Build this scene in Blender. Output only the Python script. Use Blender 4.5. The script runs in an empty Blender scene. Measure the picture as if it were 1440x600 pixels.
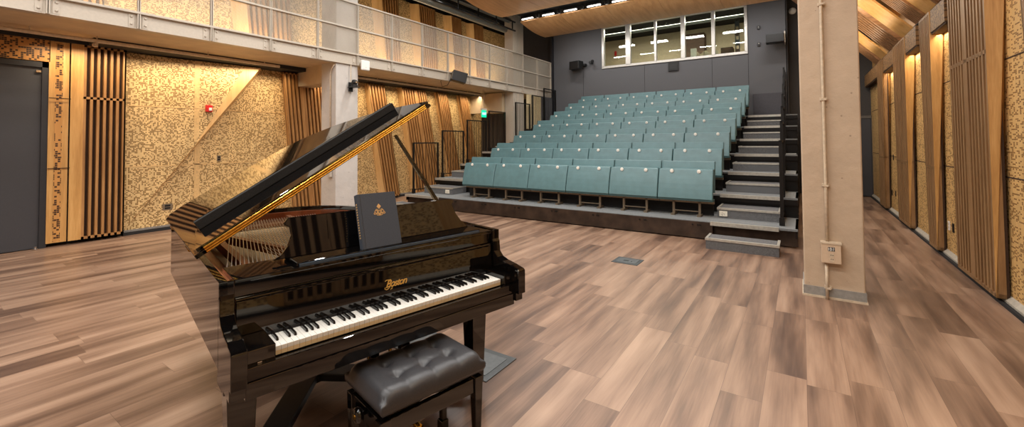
import bpy, bmesh, math, random
from mathutils import Vector, Matrix
random.seed(4)
C = bpy.context.scene.collection
S = bpy.context.scene

# ---------------------------------------------------------------- camera
F, CX, CY, YAW, PIT, ROL, EYE = 603.6, 720.0, 183.2, .592, .0258, -.0069, 1.565
def basis():
    cy, sy = math.cos(YAW), math.sin(YAW)
    r = Vector((cy, sy, 0)); f = Vector((-sy, cy, 0)); u = Vector((0, 0, 1))
    f2 = math.cos(PIT)*f + math.sin(PIT)*u; u2 = -math.sin(PIT)*f + math.cos(PIT)*u
    return math.cos(ROL)*r + math.sin(ROL)*u2, f2, -math.sin(ROL)*r + math.cos(ROL)*u2
RR, FF, UU = basis()
def ray(u, v): return FF + RR*((u-CX)/F) - UU*((v-CY)/F)
def onx(u, v, x): d = ray(u, v); return Vector((0, 0, EYE)) + d*(x/d.x)      # where a line of sight meets a wall plane
def ony(u, v, y): d = ray(u, v); return Vector((0, 0, EYE)) + d*(y/d.y)
cam = bpy.data.cameras.new('camera'); co = bpy.data.objects.new('camera', cam); C.objects.link(co)
cam.sensor_width = 36; cam.lens = F*36/1440; cam.shift_x = 0; cam.shift_y = -(300-CY)/1440
cam.clip_start = .05; cam.clip_end = 200
M = Matrix((RR, UU, -FF)).transposed().to_4x4(); M.translation = Vector((0, 0, EYE)); co.matrix_world = M
S.camera = co
# ---------------------------------------------------------------- view, world, lights
S.view_settings.view_transform = 'Standard'; S.view_settings.look = 'None'
S.view_settings.gamma = 1; S.view_settings.use_curve_mapping = False
S.view_settings.exposure = 0.0
w = bpy.data.worlds.new('world'); S.world = w; w.use_nodes = True
w.node_tree.nodes['Background'].inputs[0].default_value = (.9, .95, 1, 1); w.node_tree.nodes['Background'].inputs[1].default_value = .3
def area(name, loc, size, power, col=(1, .93, .84), direction=(0, 0, -1), spread=180):
    l = bpy.data.lights.new(name, 'AREA'); l.shape = 'RECTANGLE'; l.size, l.size_y = size; l.energy = power; l.color = col
    l.spread = math.radians(spread)
    o = bpy.data.objects.new(name, l); C.objects.link(o); o.location = loc
    z = -Vector(direction).normalized(); y = (Vector((0, 1, 0)) - z*z.y).normalized(); x = y.cross(z)
    o.rotation_euler = Matrix((x, y, z)).transposed().to_euler(); return o
COOL = (1, .965, .92); WARM = (1, .82, .58)
for y in (-2.6, .4, 3.4, 6.4):                       # rows of short tube lamps over the floor
    for k in range(6): area('ceiling_tube_light', (-6.4+1.2*k, y, 5.35), (.6, .12), 46, COOL)
for k in range(6): area('seating_tube_light', (-6.6+1.2*k, 10.65, 5.3), (.6, .12), 27, COOL)
for k in range(6): area('seating_tube_light', (-6.6+1.2*k, 13.3, 5.15), (.6, .12), 13, COOL, (0, .5, -1))
area('cloud_uplight', (-3.6, 10.75, 4.6), (6.6, .1), 22, COOL, (0, .2, 1))
area('corridor_fill_light', (.8, 4.5, 4.6), (.5, 9), 105, (1, .86, .68))  # unseen lamp added to brighten the corridor and right wall
area('corridor_fill_light', (.85, 11.5, 4.0), (.5, 4.5), 60, (1, .86, .68))  # second added fill, for the far part of the corridor
# warm strip lights that wash the wall cladding
area('wall_washer_low', (-9.22, 3.2, 3.12), (.12, 3.7), 44, WARM, (-.28, 0, -1), 130)
area('wall_washer_low', (-9.22, 8.7, 3.12), (.12, 6.4), 66, WARM, (-.28, 0, -1), 130)
area('wall_washer_high', (-9.3, 3.4, 3.62), (.1, 3.4), 42, WARM, (-.25, 0, 1), 130)
area('wall_washer_high', (-9.3, 9.5, 3.62), (.1, 8), 85, WARM, (-.25, 0, 1), 130)
for y, l in ((7.72, .5), (9.25, .8), (11.2, 1.6)): area('wall_washer_right', (1.55, y, 2.94), (.05, l), 7*l, WARM, (.12, 0, -1), 150)
area('wall_washer_right', (1.15, 2.0, 4.3), (.1, 6), 50, WARM, (.25, .1, -1), 150)  # unseen strip added to brighten the wall that the music desk reflects
area('soffit_washer', (.9, 8.6, 3.3), (.2, 8), 45, WARM, (-.1, 0, 1), 170)
area('booth_light', (-4.0, 16.0, 5.8), (5, .3), 210, (1, .9, .75))
area('under_balcony_light', (-8.7, 12.8, 3.1), (.5, 1.5), 18, WARM)

# ---------------------------------------------------------------- materials
def lin(c):
    return tuple(((x/255)/12.92 if x/255 <= .04045 else ((x/255+.055)/1.055)**2.4) for x in c) + (1,)
class NT:
    def __init__(s, name):
        s.m = bpy.data.materials.new(name); s.m.use_nodes = True; s.t = s.m.node_tree; s.n = s.t.nodes; s.l = s.t.links
        s.b = s.n['Principled BSDF']
    def new(s, typ, **k):
        o = s.n.new(typ)
        for a, b in k.items(): setattr(o, a, b)
        return o
    def math(s, op, a, b=None, c=None):
        o = s.n.new('ShaderNodeMath'); o.operation = op
        for i, x in enumerate((a, b, c)):
            if x is None: continue
            if isinstance(x, (int, float)): o.inputs[i].default_value = x
            else: s.l.new(x, o.inputs[i])
        return o.outputs[0]
    def xyz(s, obj=False):
        g = s.n.new('ShaderNodeTexCoord') if obj else s.n.new('ShaderNodeNewGeometry')
        x = s.n.new('ShaderNodeSeparateXYZ'); s.l.new(g.outputs['Object' if obj else 'Position'], x.inputs[0]); return x.outputs
    def comb(s, a, b, c=0):
        o = s.n.new('ShaderNodeCombineXYZ')
        for i, x in enumerate((a, b, c)):
            if isinstance(x, (int, float)): o.inputs[i].default_value = x
            else: s.l.new(x, o.inputs[i])
        return o.outputs[0]
    def ramp(s, fac, stops, interp='LINEAR'):
        r = s.n.new('ShaderNodeValToRGB'); r.color_ramp.interpolation = interp
        e = r.color_ramp.elements
        while len(e) < len(stops): e.new(.5)
        for i, (p, c) in enumerate(stops): e[i].position = p; e[i].color = lin(c) if len(c) == 3 else c
        s.l.new(fac, r.inputs[0]); return r.outputs[0]
    def noise(s, vec, scale, detail=3, rough=.5):
        o = s.n.new('ShaderNodeTexNoise'); s.l.new(vec, o.inputs['Vector']); o.inputs['Scale'].default_value = scale
        o.inputs['Detail'].default_value = detail; o.inputs['Roughness'].default_value = rough; return o.outputs[0]
    def bump(s, h, strength=.2, dist=.01):
        b = s.n.new('ShaderNodeBump'); b.inputs['Strength'].default_value = strength; b.inputs['Distance'].default_value = dist
        s.l.new(h, b.inputs['Height']); s.l.new(b.outputs[0], s.b.inputs['Normal'])
def plain(name, col, rough=.5, metal=0, coat=0, var=.06, scale=30, bump=0, spec=.5):
    t = NT(name); g = t.xyz(True); v = t.comb(g[0], g[1], g[2]); n = t.noise(v, scale)
    a = tuple(max(0, c*(1-var)) for c in col); b = tuple(min(255, c*(1+var)) for c in col)
    t.l.new(t.ramp(n, [(.3, a), (.7, b)]), t.b.inputs['Base Color'])
    t.b.inputs['Roughness'].default_value = rough; t.b.inputs['Metallic'].default_value = metal; t.b.inputs['Coat Weight'].default_value = coat
    t.b.inputs['Specular IOR Level'].default_value = spec
    if bump: t.bump(n, bump, .004)
    return t.m
def wood(name, cols, axis=2, rough=.45, freq=18, obj=False):
    """straight grain along one axis"""
    t = NT(name); g = t.xyz(obj); q = [g[0], g[1], g[2]]; q[axis] = t.math('MULTIPLY', q[axis], .06)
    v = t.comb(*q); n = t.noise(v, freq, 5, .6); n2 = t.noise(v, freq*7, 2, .5)
    m = t.math('ADD', t.math('MULTIPLY', n, .75), t.math('MULTIPLY', n2, .25))
    t.l.new(t.ramp(m, [(.32, cols[0]), (.5, cols[1]), (.68, cols[2])]), t.b.inputs['Base Color'])
    t.b.inputs['Roughness'].default_value = rough; t.bump(m, .08, .003); return t.m
def perf(name, light, hole, a=1, b=2, cell=.028, thr=.44, dash=1.0):
    """veneer board pierced by a pixel-like pattern of square holes"""
    t = NT(name); g = t.xyz()
    ca = t.math('FLOOR', t.math('DIVIDE', g[a], cell*dash)); cb = t.math('FLOOR', t.math('DIVIDE', g[b], cell))
    w_ = t.new('ShaderNodeTexWhiteNoise'); w_.noise_dimensions = '2D'; t.l.new(t.comb(ca, cb), w_.inputs['Vector'])
    fa = t.math('FRACT', t.math('DIVIDE', g[a], cell*dash)); fb = t.math('FRACT', t.math('DIVIDE', g[b], cell))
    ha = t.math('LESS_THAN', t.math('ABSOLUTE', t.math('SUBTRACT', fa, .5)), .46); hb = t.math('LESS_THAN', t.math('ABSOLUTE', t.math('SUBTRACT', fb, .5)), .42)
    hole_ = t.math('MULTIPLY', t.math('LESS_THAN', w_.outputs[0], thr), t.math('MULTIPLY', ha, hb))
    v = t.comb(g[0], g[1], t.math('MULTIPLY', g[2], .1)); n = t.noise(v, 14, 4)
    base = t.ramp(n, [(.3, tuple(c*.9 for c in light)), (.7, light)])
    mx = t.new('ShaderNodeMix', data_type='RGBA'); t.l.new(hole_, mx.inputs[0]); t.l.new(base, mx.inputs[6]); mx.inputs[7].default_value = lin(hole)
    t.l.new(mx.outputs[2], t.b.inputs['Base Color']); t.b.inputs['Roughness'].default_value = .5
    t.bump(t.math('SUBTRACT', 1, hole_), .5, .01); return t.m
def floor_mat():
    t = NT('vinyl_plank'); g = t.xyz(); W, L = .225, 1.22
    row = t.math('FLOOR', t.math('DIVIDE', g[0], W))
    w1 = t.new('ShaderNodeTexWhiteNoise'); w1.noise_dimensions = '1D'; t.l.new(row, w1.inputs['W'])
    yy = t.math('ADD', t.math('DIVIDE', g[1], L), t.math('MULTIPLY', w1.outputs[0], 7.3))
    col = t.math('FLOOR', yy)
    w2 = t.new('ShaderNodeTexWhiteNoise'); w2.noise_dimensions = '2D'; t.l.new(t.comb(row, col), w2.inputs['Vector'])
    off = t.math('MULTIPLY', w2.outputs[0], 40)
    v = t.comb(t.math('ADD', g[0], off), t.math('MULTIPLY', g[1], .10), off)
    n = t.noise(v, 7.5, 3, .5); n2 = t.noise(t.comb(t.math('ADD', g[0], off), t.math('MULTIPLY', g[1], .035), off), 90, 3, .6)
    m = t.math('ADD', t.math('MULTIPLY', n, .78), t.math('MULTIPLY', n2, .20))
    m = t.math('ADD', m, t.math('MULTIPLY', t.math('SUBTRACT', w2.outputs[0], .5), .15))
    c = t.ramp(m, [(.28, (84, 63, 52)), (.40, (112, 87, 71)), (.5, (136, 108, 89)), (.61, (155, 126, 105)), (.74, (171, 142, 120))])
    fx = t.math('FRACT', t.math('DIVIDE', g[0], W)); fy = t.math('FRACT', yy)
    sx = t.math('LESS_THAN', fx, .012); sy = t.math('LESS_THAN', fy, .0022); s_ = t.math('MAXIMUM', sx, sy)
    mx = t.new('ShaderNodeMix', data_type='RGBA'); t.l.new(t.math('MULTIPLY', s_, .55), mx.inputs[0]); t.l.new(c, mx.inputs[6]); mx.inputs[7].default_value = lin((70, 52, 42))
    t.l.new(mx.outputs[2], t.b.inputs['Base Color'])
    t.l.new(t.math('ADD', t.math('MULTIPLY', n2, .14), .26), t.b.inputs['Roughness']); t.bump(m, .06, .003); return t.m
def mesh_mat():
    """expanded metal: a thin sheet with diamond openings"""
    t = NT('expanded_metal'); g = t.xyz()
    k = 1/.03
    a = t.math('FRACT', t.math('MULTIPLY', t.math('ADD', g[1], t.math('MULTIPLY', g[2], 1.9)), k))
    b = t.math('FRACT', t.math('MULTIPLY', t.math('SUBTRACT', g[1], t.math('MULTIPLY', g[2], 1.9)), k))
    al = t.math('MAXIMUM', t.math('LESS_THAN', a, .2), t.math('LESS_THAN', b, .2))
    t.b.inputs['Base Color'].default_value = lin((196, 186, 170)); t.b.inputs['Roughness'].default_value = .5
    t.l.new(al, t.b.inputs['Alpha']); return t.m
def carpet(name, col, scale=260, var=.45):
    t = NT(name); g = t.xyz(); v = t.comb(g[0], g[1], g[2]); n = t.noise(v, scale, 2, .8)
    a = tuple(c*(1-var) for c in col); b = tuple(min(255, c*(1+var)) for c in col)
    t.l.new(t.ramp(n, [(.35, a), (.65, b)]), t.b.inputs['Base Color']); t.b.inputs['Roughness'].default_value = .95; t.bump(n, .4, .004); return t.m
def glow(name, col, s):
    t = NT(name); t.b.inputs['Base Color'].default_value = lin(col); t.b.inputs['Emission Color'].default_value = lin(col); t.b.inputs['Emission Strength'].default_value = s; return t.m
def glassy(name):
    t = NT(name); m = t.new('ShaderNodeMixShader'); tr = t.new('ShaderNodeBsdfTransparent'); gl = t.new('ShaderNodeBsdfGlossy'); gl.inputs['Roughness'].default_value = .02
    fr = t.new('ShaderNodeFresnel'); fr.inputs[0].default_value = 1.5
    tr.inputs[0].default_value = (.88, .93, .9, 1)
    t.l.new(fr.outputs[0], m.inputs[0]); t.l.new(tr.outputs[0], m.inputs[1]); t.l.new(gl.outputs[0], m.inputs[2]); t.l.new(m.outputs[0], t.n['Material Output'].inputs[0]); return t.m
def concrete(name, col):
    t = NT(name); g = t.xyz(True); v = t.comb(g[0], g[1], g[2]); n = t.noise(v, 2.2, 6, .6); vo = t.new('ShaderNodeTexVoronoi'); t.l.new(v, vo.inputs['Vector']); vo.inputs['Scale'].default_value = 7
    pit = t.math('LESS_THAN', vo.outputs['Distance'], .06)
    c = t.ramp(n, [(.3, tuple(x*.95 for x in col)), (.7, tuple(min(255, x*1.04) for x in col))])
    mx = t.new('ShaderNodeMix', data_type='RGBA'); t.l.new(t.math('MULTIPLY', pit, .5), mx.inputs[0]); t.l.new(c, mx.inputs[6]); mx.inputs[7].default_value = lin((96, 74, 56))
    t.l.new(mx.outputs[2], t.b.inputs['Base Color']); t.b.inputs['Roughness'].default_value = .6
    t.bump(t.math('ADD', t.noise(v, 9, 5, .65), t.math('MULTIPLY', pit, -.6)), .35, .02); return t.m

FLOOR = floor_mat()
OAKC = ((172, 124, 66), (194, 146, 84), (212, 166, 104))
OAK = wood('oak_veneer', OAKC); OAKL = wood('light_oak_veneer', ((200, 154, 96), (214, 172, 116), (226, 188, 134)), freq=7)
SLAT = wood('slat_oak', ((136, 94, 52), (162, 116, 68), (186, 140, 88))); SLATD = wood('walnut_slats', ((120, 88, 56), (146, 110, 72), (166, 130, 90)))
SLATY = wood('soffit_slats', ((110, 76, 46), (140, 100, 64), (165, 122, 82)), axis=0)
OAKY = wood('soffit_oak', ((196, 142, 74), (214, 164, 96), (226, 180, 116)), axis=0, freq=7)
GAP = plain('slat_backing', (58, 38, 22), .9)
PERF = perf('perforated_veneer', (222, 188, 132), (128, 98, 54), cell=.02, thr=.46); PERFR = perf('perforated_veneer_dashes', (214, 172, 110), (128, 92, 50), 1, 2, .015, .34, 2.2)
PERFS = perf('perforated_soffit', (222, 182, 122), (150, 112, 66), 1, 2, .03, .4)
JOINT = plain('joint_strip', (206, 170, 116), .5)
BLACKW = plain('black_paint', (26, 25, 26), .8); CEILB = plain('black_ceiling', (18, 19, 22), .9)
WALLC = carpet('acoustic_wall_cloth', (92, 92, 95), 160, .25)
DOORM = plain('charcoal_door_paint', (58, 58, 62), .5, var=.02); DOORF = plain('dark_frame_paint', (36, 36, 40), .5)
CONC = concrete('painted_concrete', (188, 166, 142)); CONCG = concrete('grey_painted_concrete', (196, 190, 184))
BASEG = plain('grey_vinyl_base', (142, 138, 132), .5)
STEELW = plain('cream_painted_steel', (186, 176, 162), .45, var=.02); SOFF = plain('balcony_underside_paint', (200, 180, 150), .6, var=.04, scale=4)
MESH = mesh_mat(); CONDUIT = plain('cream_conduit', (200, 182, 158), .4)
CLOUD = wood('cloud_veneer', ((188, 136, 84), (208, 156, 102), (220, 172, 118)), axis=1, rough=.4, freq=9)
SEATM = plain('teal_vinyl', (84, 116, 120), .42, var=.04, scale=8, bump=.05); SEATE = plain('dark_teal_edge', (52, 84, 86), .5)
BUTTON = plain('pale_button', (225, 222, 214), .4)
CARPET = carpet('grey_speckled_carpet', (86, 86, 87), 220, .5); DECK = carpet('platform_carpet', (116, 119, 120), 240, .25)
RISER = plain('bronze_black_steel', (58, 46, 38), .35, .3, var=.25, scale=5); NOSING = plain('ribbed_aluminium', (186, 182, 172), .4, .5)
BLK = plain('black_steel', (22, 21, 21), .35, .3); LEGM = plain('bronze_steel', (132, 118, 100), .4, .5)
CHROME = plain('chrome', (190, 190, 192), .15, 1)
PIANO = plain('black_polyester', (7, 6, 6), .03, 0, 0, var=0, spec=.5)
PIANO.node_tree.nodes['Principled BSDF'].inputs['IOR'].default_value = 1.65
IVORY = plain('white_key', (222, 220, 214), .2, var=.01); IVORYF = plain('cream_key_front', (216, 192, 150), .35, var=.03); EBONY = plain('black_key', (14, 14, 15), .22, var=0)
BRASS = plain('brass', (206, 160, 70), .25, 1, var=.12, scale=60); GOLD = plain('gold_lettering', (214, 168, 84), .4, .4)
PLATE = plain('bronze_iron_plate', (150, 92, 56), .35, .55); SPRUCE = wood('spruce_soundboard', ((216, 186, 134), (228, 200, 150), (236, 212, 166)), obj=True, axis=1)
RIMIN = plain('mahogany_inner_rim', (150, 84, 52), .35); STRING = plain('steel_string', (190, 186, 178), .3, .8); COPPER = plain('copper_winding', (176, 110, 72), .35, .8)
FELT = plain('red_felt', (120, 30, 30), .9); FUZZ = carpet('black_speckled_felt', (26, 25, 24), 300, .7)
LEATHER = plain('black_leather', (48, 48, 51), .4, var=.08, scale=120, bump=.08); CLOTH = plain('charcoal_book_cloth', (54, 60, 70), .75, var=.08, scale=200, bump=.1)
PAPER = plain('paper', (226, 220, 204), .8); CREST = plain('gilt_stamping', (205, 168, 112), .45, .3)
RED = plain('red_plastic', (200, 30, 28), .4); WHITE = plain('white_plastic', (232, 230, 226), .4, var=.01); DARKP = plain('dark_plastic', (17, 17, 18), .45)
LED = glow('led_tube', (255, 250, 240), 10); EXITG = glow('exit_green', (0, 205, 140), 1.6); WLET = glow('exit_letter_white', (225, 255, 240), 1.8)
GLASS = glassy('booth_glass'); ALU = plain('light_aluminium', (202, 198, 192), .35, .4); BOOTH = plain('booth_tan_paint', (196, 180, 152), .8); BOOTHD = plain('booth_brown', (74, 52, 36), .7)
DUCT = plain('galvanised_duct', (150, 152, 146), .4, .5); FBOX = plain('floor_box_grey', (78, 82, 84), .4, .5); STRIPE = plain('corrugated_cream', (214, 196, 158), .5)
TAN = plain('beige_box', (198, 174, 148), .45, var=.02)

# ---------------------------------------------------------------- builder
def tag(o, label=None, cat=None, group=None, kind=None):
    if label: o['label'] = label
    if cat: o['category'] = cat
    if group: o['group'] = group
    if kind: o['kind'] = kind
    return o
def empty(name, loc, rz=0, **k):
    o = bpy.data.objects.new(name, None); C.objects.link(o); o.location = loc; o.rotation_euler = (0, 0, rz); o.empty_display_size = .1
    return tag(o, **k)
class B:
    def __init__(s): s.bm = bmesh.new()
    def box(s, x0, x1, y0, y1, z0, z1, m=None):
        vs = [s.bm.verts.new(m @ Vector(p) if m else p) for p in ((x0,y0,z0),(x1,y0,z0),(x1,y1,z0),(x0,y1,z0),(x0,y0,z1),(x1,y0,z1),(x1,y1,z1),(x0,y1,z1))]
        for f in ((3,2,1,0),(4,5,6,7),(0,1,5,4),(1,2,6,5),(2,3,7,6),(3,0,4,7)): s.bm.faces.new([vs[i] for i in f])
        return s
    def hexa(s, a, b):
        """solid between two quads given in the same order"""
        va = [s.bm.verts.new(p) for p in a]; vb = [s.bm.verts.new(p) for p in b]; n = len(a)
        s.bm.faces.new(va[::-1]); s.bm.faces.new(vb)
        for i in range(n): s.bm.faces.new((va[i], va[(i+1) % n], vb[(i+1) % n], vb[i]))
        return s
    def prism(s, pts, axis, a, b):
        """2D outline swept along an axis from a to b"""
        def P(p, t): q = list(p); q.insert(axis, t); return Vector(q)
        return s.hexa([P(p, a) for p in pts], [P(p, b) for p in pts])
    def tube(s, pts, r, n=10, r2=None):
        pts = [Vector(p) for p in pts]; rings = []; k = len(pts)
        for i, p in enumerate(pts):
            d = (pts[min(i+1, k-1)] - pts[max(i-1, 0)]).normalized()
            up = Vector((0, 0, 1)) if abs(d.z) < .9 else Vector((0, 1, 0))
            a = d.cross(up).normalized(); b = d.cross(a).normalized()
            rr = r if r2 is None else r + (r2-r)*i/(k-1)
            rings.append([s.bm.verts.new(p + (a*math.cos(2*math.pi*j/n) + b*math.sin(2*math.pi*j/n))*rr) for j in range(n)])
        for x, y in zip(rings, rings[1:]):
            for j in range(n): s.bm.faces.new((x[j], x[(j+1) % n], y[(j+1) % n], y[j]))
        s.bm.faces.new(rings[0][::-1]); s.bm.faces.new(rings[-1]); return s
    def lathe(s, prof, c, n=20, axis=2):
        rings = []
        for r, t in prof:
            ring = []
            for j in range(n):
                a = 2*math.pi*j/n; q = [r*math.cos(a), r*math.sin(a)]; q.insert(axis, t); ring.append(s.bm.verts.new(Vector(c)+Vector(q)))
            rings.append(ring)
        for x, y in zip(rings, rings[1:]):
            for j in range(n): s.bm.faces.new((x[j], x[(j+1) % n], y[(j+1) % n], y[j]))
        s.bm.faces.new(rings[0][::-1]); s.bm.faces.new(rings[-1]); return s
    def quad(s, pts): s.bm.faces.new([s.bm.verts.new(p) for p in pts]); return s
    def build(s, name, mat, parent=None, bevel=0, smooth=False, keep=False, **k):
        bmesh.ops.recalc_face_normals(s.bm, faces=s.bm.faces)
        me = bpy.data.meshes.new(name)
        off = Vector((0, 0, 0))
        if parent is None and not keep:
            vs = [v.co for v in s.bm.verts]; off = Vector(((min(v.x for v in vs)+max(v.x for v in vs))/2, (min(v.y for v in vs)+max(v.y for v in vs))/2, min(v.z for v in vs)))
            bmesh.ops.translate(s.bm, verts=s.bm.verts, vec=-off)
        s.bm.to_mesh(me); s.bm.free()
        if smooth:
            for p in me.polygons: p.use_smooth = True
        me.materials.append(mat); o = bpy.data.objects.new(name, me); C.objects.link(o); o.location = off
        if parent is not None: o.parent = parent
        if bevel:
            bv = o.modifiers.new('bevel', 'BEVEL'); bv.width = bevel; bv.segments = 2; bv.limit_method = 'ANGLE'; bv.angle_limit = .6
        return tag(o, **k)
def copy_tree(o, parent=None):
    c = o.copy(); C.objects.link(c)
    if parent is not None: c.parent = parent
    for ch in o.children: copy_tree(ch, c)
    return c
def bx(*a): return B().box(*a)
def struct(b, name, mat, **k): return b.build(name, mat, kind='structure', **k)

# ---------------------------------------------------------------- room shell
XL, XR, YB, YF = -9.67, 1.62, 14.55, -5.0
struct(bx(XL-.6, XR+.6, YF-.2, 19, -.12, 0), 'floor', FLOOR)
struct(bx(XL-.6, XR+.6, YF-.2, 19, 6.7, 6.85), 'ceiling', CEILB)
wall_left = struct(bx(XL-.2, XL-.02, YF, 14.8, 0, 6.7), 'wall_left', BLACKW, keep=True)
wall_right = struct(bx(XR+.03, XR+.2, YF, 19, 0, 6.7), 'wall_right', OAK, keep=True)
struct(bx(XL, XR, YF-.15, YF, 0, 6.7), 'wall_rear', plain('warm_grey_paint', (150, 132, 112), .8))
WX0, WX1, WZ0, WZ1 = -5.83, -1.30, 4.19, 5.6
wb = B()
wb.box(-7.85, WX0, YB, YB+.15, 0, 6.7).box(WX1, -.28, YB, YB+.15, 0, 6.7).box(WX0, WX1, YB, YB+.15, 0, WZ0).box(WX0, WX1, YB, YB+.15, WZ1, 6.7)
wall_back = struct(wb, 'wall_back', WALLC, keep=True)
bx(-1.15, -.3, YB-.03, YB-.005, 2.28, 2.92).build('lower_wall_panel', plain('dark_slate_panel', (62, 60, 66), .5), wall_back)
for x in (-6.6, -4.35, -2.25): bx(x-.004, x+.004, YB-.004, YB, 2.3, 4.15).build('panel_seam', BLACKW, wall_back)
bx(-1.26, -1.25, YB-.004, YB, 2.9, 6).build('panel_seam', BLACKW, wall_back)
struct(B().box(-.28, XR+.03, 15.1, 15.25, 0, 6.7).box(-.3, -.26, YB, 15.25, 0, 6.7), 'wall_corridor_end', plain('dark_grey_paint', (58, 54, 52), .7))
struct(B().box(XL, -7.85, 14.62, 14.78, 0, 6.7), 'wall_back_corner', plain('near_black_paint', (46, 44, 46), .7))
struct(B().box(-7.9, -7.82, 14.4, YB, 2, 6.7), 'trim_1', DOORF)

# corridor end door
dr = empty('door_2', (.6, 15.05, 0), kind='structure')
bx(.62-.05, .62+.36, 0, .05, .02, 2.13).build('door_leaf', DOORM, dr)
B().box(-.6, -.55, -.02, .07, 0, 2.2).box(.99, 1.05, -.02, .07, 0, 2.2).box(-.6, 1.05, -.02, .07, 2.13, 2.2).build('door_frame', plain('grey_frame_paint', (92, 86, 80), .5), dr)
bx(-.55, .56, 0, .05, .02, 2.13).build('door_leaf', DOORM, dr)
bx(-.45, .5, -.012, 0, .08, .34).build('kick_plate', BRASS, dr)
B().tube([(.42, -.06, 1.02), (.3, -.06, 1.02)], .012).tube([(.42, 0, 1.02), (.42, -.06, 1.02)], .012).build('door_handle', CHROME, dr)

# ---------------------------------------------------------------- wall cladding
def lerp(a, b, t): return a + (b-a)*t
def fin(parent, Ab, At, Bb, Bt, Cb, Ct, nrm, depth, n=7, so=OAKL, ss=SLAT, stile=None, joint=None, slatw=.5):
    """folded timber fin: A-B plain oak return, B-C slatted face"""
    Ab, At, Bb, Bt, Cb, Ct = map(Vector, (Ab, At, Bb, Bt, Cb, Ct)); nrm = Vector(nrm)
    back = -nrm*.02
    B().hexa([Ab, At, Bt, Bb], [Ab+back, At+back, Bt+back, Bb+back]).build('oak_return_panel', so, parent)
    g = nrm*-.07
    B().hexa([Bb+g, Bt+g, Ct+g, Cb+g], [Bb+g*1.3, Bt+g*1.3, Ct+g*1.3, Cb+g*1.3]).build('slat_backing', GAP, parent)
    Cb2, Ct2 = Cb-nrm*depth, Ct-nrm*depth; e = (Cb-Bb).normalized()*.02
    B().hexa([Cb-e, Ct-e, Ct2-e, Cb2-e], [Cb, Ct, Ct2, Cb2]).build('end_panel', ss, parent)
    b = B()
    for i in range(n):
        t0 = i/(n-.5+1e-6); t1 = t0+slatw/(n-.5)
        if i == n-1: t1 = 1
        if stile is not None and i == stile: t1 = t0 + .95/(n-.5)
        p = [lerp(Bb, Cb, t0), lerp(Bb, Cb, t1), lerp(Bt, Ct, t1), lerp(Bt, Ct, t0)]
        b.hexa(p, [q+g for q in p])
    for s_ in (0, 1):
        p0, p1, q0, q1 = (Bb, Cb, lerp(Bb, Bt, .012), lerp(Cb, Ct, .012)) if s_ == 0 else (lerp(Bb, Bt, .99), lerp(Cb, Ct, .99), Bt, Ct)
        b.hexa([p0, p1, q1, q0], [x+g for x in (p0, p1, q1, q0)])
    if joint:
        j0, j1 = joint, joint+.012
        b.hexa([lerp(Bb, Bt, j0), lerp(Cb, Ct, j0), lerp(Cb, Ct, j1), lerp(Bb, Bt, j1)], [x+g for x in (lerp(Bb, Bt, j0), lerp(Cb, Ct, j0), lerp(Cb, Ct, j1), lerp(Bb, Bt, j1))])
    b.build('slatted_panel', ss, parent)

# left wall, ground level
ZT = 3.16
bx(XL-.02, XL, 2.36, 14.6, .05, 3.3).build('perforated_panel', PERF, wall_left)
for z in (1.17, 2.235): bx(XL, XL+.006, 2.4, 9.8, z-.008, z+.008).build('joint_strip', JOINT, wall_left)
bx(XL, XL+.006, 3.44, 3.53, .06, 3.15).build('joint_strip', JOINT, wall_left)
bx(XL, XL+.14, 1.48, 1.70, .06, ZT).build('narrow_perforated_panel', OAK, wall_left)
bx(XL+.14, XL+.142, 1.55, 1.63, .08, 3.13).build('perforated_strip', perf('perforated_strip_pattern', (196, 140, 74), (60, 34, 14), 1, 2, .03, .42), wall_left)
bx(XL, XL+.14, -1.5, 1.49, 2.83, ZT).build('perforated_header', perf('perforated_header_pattern', (188, 132, 68), (44, 26, 12), 1, 2, .027, .45), wall_left)
bx(XL, XL+.14, -5, -.4, 0.05, ZT).build('plain_oak_panel', OAK, wall_left)
x1 = XL+.16
fin(wall_left, (x1, 1.715, .06), (x1, 1.715, ZT), (x1, 1.86, .06), (x1, 1.86, ZT), (x1, 2.38, .06), (x1, 2.38, ZT), (1, 0, 0), .16, 7, OAK, SLAT, joint=.72, slatw=.42)
for z in (1.2, 2.28): bx(x1, x1+.004, 1.48, 1.72, z-.006, z+.006).build('joint_strip', GAP, wall_left)
# sloping folded panel beside it
a0, a1, a2 = Vector((XL+.01, 2.4, .07)), Vector((XL+.01, 2.4, 3.14)), Vector((XL+.30, 4.5, 3.14)); a3 = Vector((XL+.01, 4.66, 3.14))
B().hexa([a0, a1, a2], [p-Vector((.01, 0, 0)) for p in (a0, a1, a2)]).build('sloping_perforated_panel', PERF, wall_left)
def slope_pt(y, z, d=.004):
    n_ = (a1-a0).cross(a2-a0).normalized(); n_ = n_ if n_.x > 0 else -n_
    return Vector((a0.x - (n_.y*(y-a0.y)+n_.z*(z-a0.z))/n_.x + d, y, z))
B().hexa([slope_pt(3.42, 1.57), slope_pt(4.22, 3.13), slope_pt(4.49, 3.13), slope_pt(4.0, 2.41)], [slope_pt(y, z, -.006) for y, z in ((3.42, 1.57), (4.22, 3.13), (4.49, 3.13), (4.0, 2.41))]).build('sloping_oak_band', OAKL, wall_left)
B().hexa([a0, a2, a3], [p-Vector((.01, .01, 0)) for p in (a0, a2, a3)]).build('slope_return', OAKL, wall_left)
for z, y1_ in ((1.17, 3.12), (2.235, 3.76)):
    B().hexa([slope_pt(2.4, z-.008), slope_pt(y1_, z-.008), slope_pt(y1_, z+.008), slope_pt(2.4, z+.008)], [slope_pt(y, q, -.002) for y, q in ((2.4, z-.008), (y1_, z-.008), (y1_, z+.008), (2.4, z+.008))]).build('joint_strip', JOINT, wall_left)
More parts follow.
